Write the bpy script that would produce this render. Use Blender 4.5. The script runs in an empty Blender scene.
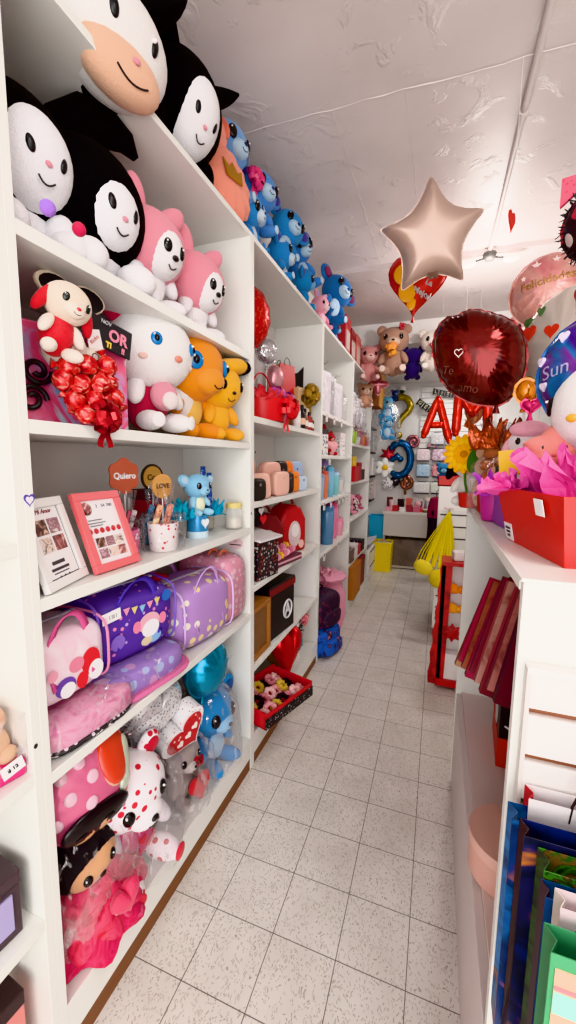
import bpy, bmesh, math, random
from mathutils import Vector, Matrix, Quaternion, Euler, noise
random.seed(7)
C = bpy.context.scene.collection
PI = math.pi
R = math.radians

# ------------------------------------------------------------------ materials
MATS = {}
def lin(c):
    return tuple((x/12.92 if x <= .04045 else ((x+.055)/1.055)**2.4) for x in c[:3]) + (1,)
def hexc(h):
    h = h.lstrip('#')
    return lin(tuple(int(h[i:i+2], 16)/255 for i in (0, 2, 4)))
def newmat(key):
    m = bpy.data.materials.new(key); m.use_nodes = True
    MATS[key] = m
    nt = m.node_tree
    return m, nt, nt.nodes['Principled BSDF']
def bump(nt, b, scale, strength, dist=.01, detail=2, coord='Object', stretch=None):
    tc = nt.nodes.new('ShaderNodeTexCoord'); n = nt.nodes.new('ShaderNodeTexNoise')
    n.inputs['Scale'].default_value = scale; n.inputs['Detail'].default_value = detail
    src = tc.outputs[coord]
    if stretch:
        mp = nt.nodes.new('ShaderNodeMapping'); mp.inputs['Scale'].default_value = stretch
        nt.links.new(src, mp.inputs[0]); src = mp.outputs[0]
    nt.links.new(src, n.inputs['Vector'])
    bp = nt.nodes.new('ShaderNodeBump'); bp.inputs['Strength'].default_value = strength; bp.inputs['Distance'].default_value = dist
    nt.links.new(n.outputs[0], bp.inputs['Height']); nt.links.new(bp.outputs[0], b.inputs['Normal'])
    return n
def plush_m(h):
    k = 'plush_'+h
    if k in MATS: return MATS[k]
    m, nt, b = newmat(k); c = hexc(h)
    n = bump(nt, b, 260, .55, .004, 3)
    mx = nt.nodes.new('ShaderNodeMix'); mx.data_type = 'RGBA'
    mx.inputs[6].default_value = tuple(x*.86 for x in c[:3])+(1,); mx.inputs[7].default_value = c
    nt.links.new(n.outputs[0], mx.inputs[0]); nt.links.new(mx.outputs[2], b.inputs['Base Color'])
    b.inputs['Roughness'].default_value = .95
    b.inputs['Sheen Weight'].default_value = .2 if max(c[:3]) > .1 else 0.; b.inputs['Sheen Roughness'].default_value = .5
    b.inputs['Specular IOR Level'].default_value = .15
    return m
def flat(h, rough=.5, metal=0., spec=.5, bs=0, bstr=.2, coat=0., trans=0.):
    k = 'mat_%s_%s_%s_%s_%s_%s' % (h, rough, metal, bs, coat, trans)
    if k in MATS: return MATS[k]
    m, nt, b = newmat(k)
    b.inputs['Base Color'].default_value = hexc(h); b.inputs['Roughness'].default_value = rough
    b.inputs['Metallic'].default_value = metal; b.inputs['Specular IOR Level'].default_value = spec
    b.inputs['Coat Weight'].default_value = coat
    b.inputs['Transmission Weight'].default_value = trans
    n = bump(nt, b, bs or 60, bstr if bs else .05, .004, 2)
    return m
def foil(h, rough=.2, wr=.25, sc=14):
    k = 'foil_'+h+str(rough)+str(wr)
    if k in MATS: return MATS[k]
    m, nt, b = newmat(k)
    b.inputs['Base Color'].default_value = hexc(h); b.inputs['Roughness'].default_value = rough
    b.inputs['Metallic'].default_value = .75
    b.inputs['Coat Weight'].default_value = .3; b.inputs['Coat Roughness'].default_value = .08
    bump(nt, b, sc, wr, .02, 2)
    return m
def cloth(h, sc=180):
    return flat(h, .85, 0, .2, sc, .3)
def paper(h):
    return flat(h, .7, 0, .3, 30, .15)
def film_m():
    if 'clear_film' in MATS: return MATS['clear_film']
    m, nt, b = newmat('clear_film')
    out = [n for n in nt.nodes if n.type == 'OUTPUT_MATERIAL'][0]
    nt.nodes.remove(b)
    t = nt.nodes.new('ShaderNodeBsdfTransparent'); t.inputs[0].default_value = (.96, .95, .96, 1)
    g = nt.nodes.new('ShaderNodeBsdfGlossy'); g.inputs['Roughness'].default_value = .07
    d = nt.nodes.new('ShaderNodeBsdfDiffuse'); d.inputs[0].default_value = (.9, .88, .9, 1)
    tc = nt.nodes.new('ShaderNodeTexCoord')
    n = nt.nodes.new('ShaderNodeTexNoise'); n.inputs['Scale'].default_value = 18; n.inputs['Detail'].default_value = 3; n.inputs['Distortion'].default_value = 1.2
    nt.links.new(tc.outputs['Object'], n.inputs['Vector'])
    bp = nt.nodes.new('ShaderNodeBump'); bp.inputs['Strength'].default_value = .6; bp.inputs['Distance'].default_value = .02
    nt.links.new(n.outputs[0], bp.inputs['Height']); nt.links.new(bp.outputs[0], g.inputs['Normal'])
    fr = nt.nodes.new('ShaderNodeFresnel'); fr.inputs[0].default_value = 1.35
    mp = nt.nodes.new('ShaderNodeMapping'); mp.inputs['Scale'].default_value = (16, 16, 5)
    nt.links.new(tc.outputs['Object'], mp.inputs[0])
    n2 = nt.nodes.new('ShaderNodeTexNoise'); n2.inputs['Scale'].default_value = 1.5; n2.inputs['Detail'].default_value = 4; n2.inputs['Distortion'].default_value = 1.8
    nt.links.new(mp.outputs[0], n2.inputs['Vector'])
    rp = nt.nodes.new('ShaderNodeValToRGB'); rp.color_ramp.elements[0].position = .57; rp.color_ramp.elements[1].position = .66  # noise streaks: highlights of the film painted in as white and gloss
    rp.color_ramp.elements[1].color = (.42, .42, .42, 1)
    nt.links.new(n2.outputs[0], rp.inputs[0])
    mx0 = nt.nodes.new('ShaderNodeMixShader'); mx0.inputs[0].default_value = .01
    nt.links.new(t.outputs[0], mx0.inputs[1]); nt.links.new(d.outputs[0], mx0.inputs[2])
    ma = nt.nodes.new('ShaderNodeMath'); ma.operation = 'MULTIPLY'; ma.inputs[1].default_value = .24
    nt.links.new(fr.outputs[0], ma.inputs[0])
    ad = nt.nodes.new('ShaderNodeMath'); ad.operation = 'ADD'
    nt.links.new(ma.outputs[0], ad.inputs[0]); nt.links.new(rp.outputs[0], ad.inputs[1])
    gd = nt.nodes.new('ShaderNodeMixShader'); gd.inputs[0].default_value = .4
    nt.links.new(g.outputs[0], gd.inputs[1]); nt.links.new(d.outputs[0], gd.inputs[2])
    mx = nt.nodes.new('ShaderNodeMixShader'); nt.links.new(ad.outputs[0], mx.inputs[0])
    nt.links.new(mx0.outputs[0], mx.inputs[1]); nt.links.new(gd.outputs[0], mx.inputs[2])
    nt.links.new(mx.outputs[0], out.inputs[0])
    return m
def dots_m(base, dot, scale=14, r=.32, rough=.6, dot2=None, metal=0., wr=0):
    """spots of a second (and third) colour scattered over a base colour"""
    k = 'dots_%s_%s_%s_%s_%s_%s' % (base, dot, scale, r, dot2, metal)
    if k in MATS: return MATS[k]
    m, nt, b = newmat(k)
    tc = nt.nodes.new('ShaderNodeTexCoord'); v = nt.nodes.new('ShaderNodeTexVoronoi'); v.inputs['Scale'].default_value = scale
    v.inputs['Randomness'].default_value = .75
    nt.links.new(tc.outputs['Object'], v.inputs['Vector'])
    cr = nt.nodes.new('ShaderNodeMath'); cr.operation = 'LESS_THAN'; cr.inputs[1].default_value = r
    nt.links.new(v.outputs['Distance'], cr.inputs[0])
    mx = nt.nodes.new('ShaderNodeMix'); mx.data_type = 'RGBA'
    mx.inputs[6].default_value = hexc(base); mx.inputs[7].default_value = hexc(dot)
    nt.links.new(cr.outputs[0], mx.inputs[0])
    if dot2:
        sp = nt.nodes.new('ShaderNodeSeparateColor'); nt.links.new(v.outputs['Color'], sp.inputs[0])
        gt = nt.nodes.new('ShaderNodeMath'); gt.operation = 'GREATER_THAN'; gt.inputs[1].default_value = .5
        nt.links.new(sp.outputs[0], gt.inputs[0])
        m2 = nt.nodes.new('ShaderNodeMix'); m2.data_type = 'RGBA'
        m2.inputs[6].default_value = hexc(dot); m2.inputs[7].default_value = hexc(dot2)
        nt.links.new(gt.outputs[0], m2.inputs[0]); nt.links.new(m2.outputs[2], mx.inputs[7])
    nt.links.new(mx.outputs[2], b.inputs['Base Color'])
    b.inputs['Roughness'].default_value = rough; b.inputs['Metallic'].default_value = metal
    if wr: bump(nt, b, 14, wr, .02)
    return m
def swirl_m(cols, scale=6, rough=.35, metal=0., dist=2., wr=.1):
    k = 'swirl_'+'_'.join(cols)+str(scale)+str(metal)
    if k in MATS: return MATS[k]
    m, nt, b = newmat(k)
    tc = nt.nodes.new('ShaderNodeTexCoord'); n = nt.nodes.new('ShaderNodeTexNoise')
    n.inputs['Scale'].default_value = scale; n.inputs['Distortion'].default_value = dist; n.inputs['Detail'].default_value = 3
    nt.links.new(tc.outputs['Object'], n.inputs['Vector'])
    cr = nt.nodes.new('ShaderNodeValToRGB'); el = cr.color_ramp.elements
    ks = len(cols)
    el[0].position = .32; el[0].color = hexc(cols[0]); el[1].position = .68; el[1].color = hexc(cols[-1])
    for i in range(1, ks-1):
        e = el.new(.32+.36*i/(ks-1)); e.color = hexc(cols[i])
    nt.links.new(n.outputs[0], cr.inputs[0]); nt.links.new(cr.outputs[0], b.inputs['Base Color'])
    b.inputs['Roughness'].default_value = rough; b.inputs['Metallic'].default_value = metal
    bump(nt, b, 16, wr, .02)
    return m
def wood_m(h, h2):
    k = 'wood_'+h
    if k in MATS: return MATS[k]
    m, nt, b = newmat(k)
    tc = nt.nodes.new('ShaderNodeTexCoord'); mp = nt.nodes.new('ShaderNodeMapping'); mp.inputs['Scale'].default_value = (12, 12, 90)
    n = nt.nodes.new('ShaderNodeTexNoise'); n.inputs['Scale'].default_value = 1.2; n.inputs['Detail'].default_value = 4
    nt.links.new(tc.outputs['Object'], mp.inputs[0]); nt.links.new(mp.outputs[0], n.inputs['Vector'])
    mx = nt.nodes.new('ShaderNodeMix'); mx.data_type = 'RGBA'; mx.inputs[6].default_value = hexc(h); mx.inputs[7].default_value = hexc(h2)
    nt.links.new(n.outputs[0], mx.inputs[0]); nt.links.new(mx.outputs[2], b.inputs['Base Color'])
    b.inputs['Roughness'].default_value = .55
    return m
def emit_m(h, s):
    m, nt, b = newmat('lamp_'+h+str(s))
    b.inputs['Base Color'].default_value = hexc(h); b.inputs['Emission Color'].default_value = hexc(h); b.inputs['Emission Strength'].default_value = s
    return m
FILM = film_m()
BLACK = flat('#141316', .45); WHITE = flat('#f2eeee', .5); GOLD = foil('#c9952e', .25)

# ------------------------------------------------------------------ mesh building
def eul(r): return Euler(r).to_matrix() if r else Matrix.Identity(3)
class MB:
    def __init__(s): s.v = []; s.f = []
    def add(s, vs, fs, M=None, c=(0, 0, 0)):
        o = len(s.v); c = Vector(c)
        for p in vs:
            p = Vector(p)
            if M is not None: p = M @ p
            s.v.append(p + c)
        for f in fs: s.f.append([i+o for i in f])
        return s
    def box(s, c, d, rot=None):
        x, y, z = d[0]/2, d[1]/2, d[2]/2
        vs = [(a, b, e) for a in (-x, x) for b in (-y, y) for e in (-z, z)]
        return s.add(vs, [(0, 1, 3, 2), (4, 6, 7, 5), (0, 4, 5, 1), (2, 3, 7, 6), (0, 2, 6, 4), (1, 5, 7, 3)], eul(rot), c)
    def bb(s, x0, x1, y0, y1, z0, z1): return s.box(((x0+x1)/2, (y0+y1)/2, (z0+z1)/2), (x1-x0, y1-y0, z1-z0))
    def ell(s, c, r, rot=None, n=18, m=12, M=None, pw=1.):
        if isinstance(r, (int, float)): r = (r, r, r)
        vs = [(0, 0, -r[2])]; fs = []
        sg = lambda v: math.copysign(abs(v)**pw, v)
        for j in range(1, m):
            a = -PI/2+PI*j/m
            for i in range(n):
                t = 2*PI*i/n
                vs.append((r[0]*sg(math.cos(a))*sg(math.cos(t)), r[1]*sg(math.cos(a))*sg(math.sin(t)), r[2]*sg(math.sin(a))))
        vs.append((0, 0, r[2]))
        for i in range(n): fs.append((0, 1+(i+1) % n, 1+i))
        for j in range(m-2):
            for i in range(n):
                a = 1+j*n+i; b = 1+j*n+(i+1) % n
                fs.append((a, b, b+n, a+n))
        t = len(vs)-1
        for i in range(n): fs.append((t, 1+(m-2)*n+i, 1+(m-2)*n+(i+1) % n))
        return s.add(vs, fs, M if M is not None else eul(rot), c)
    def lathe(s, prof, c=(0, 0, 0), n=24, rot=None, wob=0, wk=9):
        vs = []; fs = []
        for (r, z) in prof:
            for i in range(n):
                t = 2*PI*i/n
                q = r*(1+wob*math.sin(wk*t+z*30))
                vs.append((q*math.cos(t), q*math.sin(t), z))
        for j in range(len(prof)-1):
            for i in range(n):
                a = j*n+i; b = j*n+(i+1) % n
                fs.append((a, b, b+n, a+n))
        fs.append(list(range(n))[::-1]); fs.append([(len(prof)-1)*n+i for i in range(n)])
        return s.add(vs, fs, eul(rot), c)
    def tube(s, path, r, n=10, closed=False, c=(0, 0, 0), flatn=1.0):
        P = [Vector(p) for p in path]; k = len(P)
        rr = r if isinstance(r, (list, tuple)) else [r]*k
        vs = []; fs = []; up = None
        for i in range(k):
            if closed: d = P[(i+1) % k]-P[i-1]
            else: d = P[min(i+1, k-1)]-P[max(i-1, 0)]
            if d.length < 1e-9: d = Vector((0, 0, 1))
            d.normalize()
            if up is None:
                up = Vector((0, 0, 1)) if abs(d.z) < .9 else Vector((0, 1, 0))
            a = d.cross(up)
            if a.length < 1e-6: a = d.orthogonal()
            a.normalize(); b = a.cross(d).normalized(); up = b
            for j in range(n):
                t = 2*PI*j/n
                vs.append(P[i]+a*rr[i]*math.cos(t)+b*rr[i]*flatn*math.sin(t))
        for i in range(k if closed else k-1):
            i2 = (i+1) % k
            for j in range(n):
                j2 = (j+1) % n
                fs.append((i*n+j, i*n+j2, i2*n+j2, i2*n+j))
        if not closed:
            fs.append(list(range(n))[::-1]); fs.append([(k-1)*n+j for j in range(n)])
        return s.add(vs, fs, None, c)
    def ribbon(s, path, w, axis, th=.0008):
        """a thin band following path, WIDTH along axis"""
        ax = Vector(axis).normalized()*w/2; vs = []; fs = []
        for p in path:
            p = Vector(p); vs += [p-ax, p+ax]
        for i in range(len(path)-1):
            fs.append((2*i, 2*i+1, 2*i+3, 2*i+2))
        return s.add(vs, fs)
    def prism(s, poly, y0, y1, M=None, c=(0, 0, 0)):
        """poly in local x,z extruded along y"""
        k = len(poly)
        vs = [(p[0], y0, p[1]) for p in poly]+[(p[0], y1, p[1]) for p in poly]
        fs = [list(range(k)), [k+i for i in range(k)][::-1]]+[(i, k+i, k+(i+1) % k, (i+1) % k) for i in range(k)]
        return s.add(vs, fs, M, c)
    def build(s, name, mat, parent=None, loc=None, smooth=True, bevel=0., ang=40, solid=0., sub=0):
        me = bpy.data.meshes.new(name); me.from_pydata([tuple(v) for v in s.v], [], s.f)
        bm = bmesh.new(); bm.from_mesh(me); bmesh.ops.recalc_face_normals(bm, faces=bm.faces); bm.to_mesh(me); bm.free()
        o = bpy.data.objects.new(name, me); C.objects.link(o)
        if mat: me.materials.append(mat)
        if parent: o.parent = parent
        if loc: o.location = loc
        if smooth:
            for p in me.polygons: p.use_smooth = True
            if hasattr(me, 'set_sharp_from_angle'): me.set_sharp_from_angle(angle=R(ang))
        if solid:
            q = o.modifiers.new('Solidify', 'SOLIDIFY'); q.thickness = solid; q.offset = 0
        if bevel:
            q = o.modifiers.new('Bevel', 'BEVEL'); q.width = bevel; q.segments = 2; q.limit_method = 'ANGLE'; q.angle_limit = R(40)
        if sub:
            q = o.modifiers.new('Subdivision', 'SUBSURF'); q.levels = sub; q.render_levels = sub
        return o

def tag(o, label, cat, group=None):
    o['label'] = label; o['category'] = cat
    if group: o['group'] = group
    return o
def T(name, label, cat, loc=(0, 0, 0), rz=0, group=None, tilt=0, roll=0):
    o = bpy.data.objects.new(name, None); C.objects.link(o); o.empty_display_size = .05
    o.location = loc; o.rotation_euler = (R(tilt), R(roll), R(rz))
    return tag(o, label, cat, group)
def part_label(o, l): o['label'] = l; return o
def struct(o): o['kind'] = 'structure'; return o
def place(o, loc, rz=0, tilt=0, roll=0):
    o.location = loc; o.rotation_euler = (R(tilt), R(roll), R(rz)); return o
def dup(root, loc, rz, label, group=None, tilt=None):
    r = root.copy(); C.objects.link(r); r.location = loc
    e = root.rotation_euler.copy(); e.z = R(rz)
    if tilt is not None: e.x = R(tilt)
    r.rotation_euler = e; r['label'] = label
    if group: r['group'] = group
    for ch in list(root.children):
        c = ch.copy(); C.objects.link(c); c.parent = r
        for g in list(ch.children):
            d = g.copy(); C.objects.link(d); d.parent = c
    return r
def text(s, size, mat, parent, loc, rot=(90, 0, 0), name='lettering', ext=.0006, shear=0., bold=0., wrap=None):
    cu = bpy.data.curves.new(name, 'FONT'); cu.body = s; cu.size = size; cu.align_x = 'CENTER'; cu.align_y = 'CENTER'
    cu.extrude = ext; cu.shear = shear; cu.offset = bold; cu.resolution_u = 3
    cu.materials.append(mat)
    o = bpy.data.objects.new(name, cu); C.objects.link(o); o.parent = parent
    o.location = loc; o.rotation_euler = tuple(R(a) for a in rot)
    if wrap: WRAP[o.name] = wrap
    return o
WRAP = {}
REST = []
def heart2(n=40, w=1., h=1.):
    pts = []
    for i in range(n):
        t = 2*PI*i/n
        x = 16*math.sin(t)**3; z = 13*math.cos(t)-5*math.cos(2*t)-2*math.cos(3*t)-math.cos(4*t)
        pts.append((x/32*w, (z+2.5)/29*h))
    return pts
def round2(n=40, w=1., h=1.): return [(w/2*math.sin(2*PI*i/n), h/2*math.cos(2*PI*i/n)) for i in range(n)]
def star2(n=5, ro=1., ri=.45, k=8, soft=.0):
    pts = []
    for i in range(2*n):
        a0 = PI*i/n; a1 = PI*(i+1)/n
        r0, r1 = (ro, ri) if i % 2 == 0 else (ri, ro)
        for j in range(k):
            t = j/k
            p0 = Vector((r0*math.sin(a0), r0*math.cos(a0))); p1 = Vector((r1*math.sin(a1), r1*math.cos(a1)))
            p = p0.lerp(p1, t)
            p *= 1+soft*math.sin(PI*t)
            pts.append((p.x, p.y))
    return pts
def flower2(n=6, r=1., k=10, d=.18): 
    return [((r*(1-d+d*math.cos(n*a)))*math.sin(a), (r*(1-d+d*math.cos(n*a)))*math.cos(a)) for a in [2*PI*i/(n*k) for i in range(n*k)]]
def pillow(mb, outline, th, rings=9, wr=.12, wk=26, flange=.0, M=None, c=(0, 0, 0), pw=.5, cen=None, te=2.2):
    """inflated two-sided shape: outline in local x,z, belly along y"""
    k = len(outline)
    cx = sum(p[0] for p in outline)/k if cen is None else cen[0]; cz = sum(p[1] for p in outline)/k if cen is None else cen[1]
    for sgn in (-1, 1):
        vs = [(cx, sgn*th/2, cz)]; fs = []
        for j in range(1, rings+1):
            t = j/rings
            for i, (x, z) in enumerate(outline):
                hgt = max(0, 1-t**te)**pw*th/2
                hgt *= 1+wr*math.sin(wk*2*PI*i/k+ (1.3 if sgn > 0 else 0))*t**3
                vs.append((cx+(x-cx)*t, sgn*hgt, cz+(z-cz)*t))
        for i in range(k): fs.append((0, 1+i, 1+(i+1) % k))
        for j in range(rings-1):
            for i in range(k):
                a = 1+j*k+i; b = 1+j*k+(i+1) % k
                fs.append((a, b, b+k, a+k))
        mb.add(vs, fs, M, c)
    if flange:
        vs = []; fs = []
        for i, (x, z) in enumerate(outline):
            d = Vector((x-cx, z-cz)); q = flange*(1+.25*math.sin(i*2.3))
            n = d.normalized()*q
            vs += [(x, 0, z), (x+n.x, .0012*math.sin(i*1.7), z+n.y)]
        for i in range(k):
            j = (i+1) % k
            fs.append((2*i, 2*j, 2*j+1, 2*i+1))
        mb.add(vs, fs, M, c)
    return mb
def surf(hc, hr, az, el, off=1.0):
    d = Vector((math.sin(R(az))*math.cos(R(el)), -math.cos(R(az))*math.cos(R(el)), math.sin(R(el))))
    p = Vector(hc)+Vector((d.x*hr[0], d.y*hr[1], d.z*hr[2]))*off
    n = Vector((d.x/hr[0], d.y/hr[1], d.z/hr[2])).normalized()
    return p, n.to_track_quat('-Y', 'Z').to_matrix()
def disc_on(hc, hr, az, el, r, mat, name, parent, off=1.0, spin=0):
    p, M = surf(hc, hr, az, el, off)
    if spin: M = M @ Matrix.Rotation(R(spin), 3, 'Y')
    return MB().ell(p, r, M=M, n=14, m=8).build(name, mat, parent)
def smile_on(hc, hr, az, el, w, mat, parent, off=1.01, thick=.0022, name='mouth'):
    pts = []
    for i in range(9):
        t = -1+2*i/8
        p, _ = surf(hc, hr, az+t*w, el-(1-t*t)*w*.55, off)
        pts.append(p)
    return MB().tube(pts, thick, 6).build(name, mat, parent)

# ------------------------------------------------------------------ soft toys
def plush(label, cat, loc, rz, H, fur, face=None, muzzle=None, belly=None, ears='round', ear_in=None, ear_col=None, eye='#120f12', nose='#2a1a1a',
          pads=None, limb=None, tilt=0, roll=0, name='plush_toy', group=None, hs=1., bodyc=None, mouth=True, eyer=1., eyew=30, cheeks=None, fz=1., hz=0.,
          head_az=0, blue_eye=False, tail=None, legs=True, facew=1., elong=1., fel=-12):
    t = T(name, label, cat, loc, rz, group, tilt, roll); REST.append(t)
    F = plush_m(fur); Bc = plush_m(bodyc or fur); L = plush_m(limb or bodyc or fur)
    bc = (0, 0, .27*H); br = (.21*H*fz, .18*H*fz, .27*H)
    b = MB().ell(bc, br, n=22, m=14).build('body', Bc, t)
    if belly:
        p, M = surf(bc, br, 0, 2, .72)
        MB().ell(p, (.14*H, .065*H, .18*H), M=M).build('belly', plush_m(belly), b)
    hc = Vector((0, -.03*H, .68*H+hz*H)); hr = (.29*H*hs, .25*H*hs, .25*H*hs*elong)
    h = MB().ell(hc, hr, n=26, m=16).build('head', F, t)
    a0 = head_az
    fc, frr = hc, hr
    if face:
        p, M = surf(hc, hr, a0, fel, .42)
        frr = (.235*H*hs*facew, .165*H*hs, .19*H*hs*elong)
        fo = MB().ell(p, frr, M=M, n=22, m=14).build('face', plush_m(face), h)
        fc = p
    if muzzle:
        p, M = surf(hc, hr, a0, -22, .85)
        mr = (.13*H*hs, .10*H*hs, .095*H*hs)
        MB().ell(p, mr, M=M).build('muzzle', plush_m(muzzle), h)
        mc, mrr = p, mr
    else: mc, mrr = fc, frr
    E = flat(eye, .15); er = .042*H*hs*eyer
    for s in (-1, 1):
        if blue_eye:
            e = disc_on(fc, frr, a0+s*eyew, 6, (er*1.15, er*.5, er*1.25), flat('#1d78b8', .15), 'eye', h)
            disc_on(fc, frr, a0+s*eyew, 6, (er*.55, er*.7, er*.7), flat('#10131c', .15), 'eye', h, 1.02)
        else:
            disc_on(fc, frr, a0+s*eyew, 4, (er, er*.5, er*1.35), E, 'eye', h)
        disc_on(fc, frr, a0+s*eyew-3, 10, (er*.2, er*.45, er*.22), WHITE, 'eye_glint', h, 1.05)
    if nose: disc_on(mc, mrr, a0, 10 if muzzle else -14, (.03*H*hs, .016*H*hs, .02*H*hs), flat(nose, .4), 'nose', h, 1.02)
    if mouth: smile_on(mc, mrr, a0, -20 if muzzle else -30, 13 if not muzzle else 22, flat('#3a2226', .6), h, 1.01, .005*H*hs)
    if cheeks:
        for s in (-1, 1): disc_on(fc, frr, a0+s*(eyew+16), -18, (er*.9, er*.3, er*.6), plush_m(cheeks), 'cheek', h)
    EC = plush_m(ear_col or fur)
    for s in (-1, 1):
        if ears == 'round':
            p = hc+Vector((s*.235*H*hs, .02*H, .2*H*hs*elong))
            e = MB().ell(p, (.1*H*hs, .05*H*hs, .1*H*hs), (0, R(s*25), 0)).build('ear', EC, t)
            if ear_in: MB().ell(p+Vector((s*.004*H, -.032*H*hs, .0)), (.065*H*hs, .028*H*hs, .065*H*hs), (0, R(s*25), 0)).build('inner_ear', plush_m(ear_in), e)
        elif ears == 'big':
            p = hc+Vector((s*.33*H*hs, .02*H, .12*H*hs))
            e = MB().ell(p, (.15*H*hs, .05*H*hs, .12*H*hs), (0, R(s*-20), 0)).build('ear', EC, t)
            if ear_in: MB().ell(p+Vector((0, -.035*H*hs, 0)), (.1*H*hs, .03*H*hs, .08*H*hs), (0, R(s*-20), 0)).build('inner_ear', plush_m(ear_in), e)
        elif ears == 'long':
            if s < 0: p, rr_, rt = hc+Vector((-.12*H*hs, .04*H, .27*H*hs)), (.085*H*hs, .06*H*hs, .15*H*hs), (R(-4), R(-10), 0)
            else: p, rr_, rt = hc+Vector((.19*H*hs, .0, .25*H*hs)), (.085*H*hs, .065*H*hs, .15*H*hs), (R(18), R(42), 0)
            e = MB().ell(p, rr_, rt).build('ear', EC, t)
            if ear_in: MB().ell(p+Vector((0, -.04*H, 0)), (rr_[0]*.6, rr_[1]*.5, rr_[2]*.7), rt).build('inner_ear', plush_m(ear_in), e)
        elif ears == 'point':
            m = MB(); base = hc+Vector((s*.16*H*hs, .02*H, .17*H*hs)); tip = hc+Vector((s*.36*H*hs, -.02*H, .42*H*hs))
            pts = [base.lerp(tip, i/6)+Vector((s*.03*H*math.sin(PI*i/6), 0, 0)) for i in range(7)]
            m.tube(pts, [.105*H*hs*(1-(i/6)**1.6)+.008*H for i in range(7)], 12, flatn=.6)
            e = m.build('ear', EC, t)
            if ear_in: MB().ell(tip, .025*H, n=10, m=8).build('ear_tip', plush_m(ear_in), e)
        elif ears == 'drop':
            p = hc+Vector((s*.29*H*hs, .0, -.08*H*hs))
            MB().ell(p, (.075*H*hs, .06*H*hs, .2*H*hs), (0, R(s*-22), 0)).build('ear', EC, t)
    for s in (-1, 1):
        MB().ell((s*.2*H*fz, -.09*H, .34*H), (.07*H, .085*H, .16*H), (R(-28), R(s*-28), 0)).build('arm', L, t)
        if legs:
            g = MB().ell((s*.15*H*fz, -.2*H, .085*H), (.09*H, .17*H, .085*H), (0, 0, R(s*16))).build('leg', L, t)
            if pads: MB().ell((s*.15*H*fz+s*.045*H, -.352*H, .09*H), (.062*H, .02*H, .062*H), (0, 0, R(s*16))).build('foot_pad', plush_m(pads), g)
    if tail: MB().ell((0, .2*H, .12*H), .07*H).build('tail', plush_m(tail), t)
    return t

# ------------------------------------------------------------------ balloons, bags, boxes
def foil_balloon(label, loc, rz, outline, th, mat, tilt=0, roll=0, name='foil_balloon', group=None, neck=True, cen=None, wr=.14, wk=30, cat='balloon', te=2.2, nx=0., nz=None):
    t = T(name, label, cat, loc, rz, group, tilt, roll)
    pillow(MB(), outline, th, 11, wr, wk, .006, cen=cen, te=te).build('balloon_skin', mat, t, ang=70)
    if neck:
        zb = min(p[1] for p in outline) if nz is None else nz
        MB().lathe([(.004, 0), (.006, -.012), (.012, -.03), (.013, -.034)], (nx, 0, zb+.004), 10).build('neck', mat, t)
    return t
def on_front(t, poly, y, mat, name='print', depth=.0015, c=(0, 0), M=None):
    return MB().prism([(p[0]+c[0], p[1]+c[1]) for p in poly], y-depth, y, M).build(name, mat, t, smooth=False)
def stick(t, z0, z1, r=.003, mat=None, x=0., d=(0, 0)):
    """straight holder from the lower end of a balloon down to a world-vertical foot"""
    Q = t.rotation_euler.to_matrix().inverted(); top = Vector((x, 0, z1)); L = z1-z0
    return MB().tube([top, top+Q @ Vector((d[0]*.5, d[1]*.5, -L*.5)), top+Q @ Vector((d[0], d[1], -L))], r, 8).build('stick', mat or WHITE, t)
def cello(mb, w, d, h, neck=.8, flare=.55, nz=3.1, n=34, seed=0):
    """gathered film bag: belly, tied neck, ruffled top"""
    prof = [(0, .97), (.12, 1.03), (.35, 1.02), (.55, .95), (neck-.12, .6), (neck, .12), (neck+.04, .14), (neck+.1, .38), (1, flare)]
    vs = []; fs = []
    for j, (z, r) in enumerate(prof):
        for i in range(n):
            a = 2*PI*i/n
            k = 1+.05*math.sin(a*5+seed+z*4)+.03*math.sin(a*11+z*9+seed)
            if z > neck: k += .28*math.sin(a*8+seed)
            ca, sa = math.cos(a), math.sin(a)
            q = (abs(ca)**nz+abs(sa)**nz)**(-1/nz)
            vs.append((w/2*r*k*q*ca, d/2*r*k*q*sa, z*h))
    for j in range(len(prof)-1):
        for i in range(n):
            a = j*n+i; b = j*n+(i+1) % n
            fs.append((a, b, b+n, a+n))
    return mb.add(vs, fs)
def bow(label, loc, rz, r, mat, name='ribbon_bow', tails=True, group=None, parent=None, loops=16, cat='bow', tilt=0):
    m = MB(); rnd = random.Random(int(r*1e5)+loops)
    for i in range(loops):
        k = i/loops
        el = R(5+70*rnd.random()); az = 2*PI*i*.381966*1.0+rnd.random()*.4
        d = Vector((math.cos(az)*math.cos(el), -math.sin(el), math.sin(az)*math.cos(el)))
        sd = d.cross(Vector((0, 1, 0))).normalized() if abs(d.y) < .98 else Vector((1, 0, 0))
        nn = sd.cross(d).normalized(); path = []
        for j in range(9):
            t = j/8; path.append(d*r*math.sin(PI*t)*1.0+nn*r*.34*math.sin(2*PI*t))
        m.ribbon(path, r*.42, sd)
    if tails:
        for s in (-1, 1):
            path = [Vector((s*r*.3*t+s*r*.06*math.sin(9*t), -.1*r-.1*r*math.sin(6*t), -r*1.7*t)) for t in [j/8 for j in range(9)]]
            m.ribbon(path, r*.36, (1, 0, .2*s))
    if parent is not None:
        o = m.build('bow', mat, parent, smooth=False); o.location = loc; o.rotation_euler = (R(tilt), 0, R(rz)); return o
    t = T(name, label, cat, loc, rz, group, tilt)
    m.build('ribbon_loops', mat, t, smooth=False)
    MB().ell((0, -.1*r, 0), (r*.16, r*.12, r*.16), n=10, m=8).build('knot', mat, t)
    return t
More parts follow.
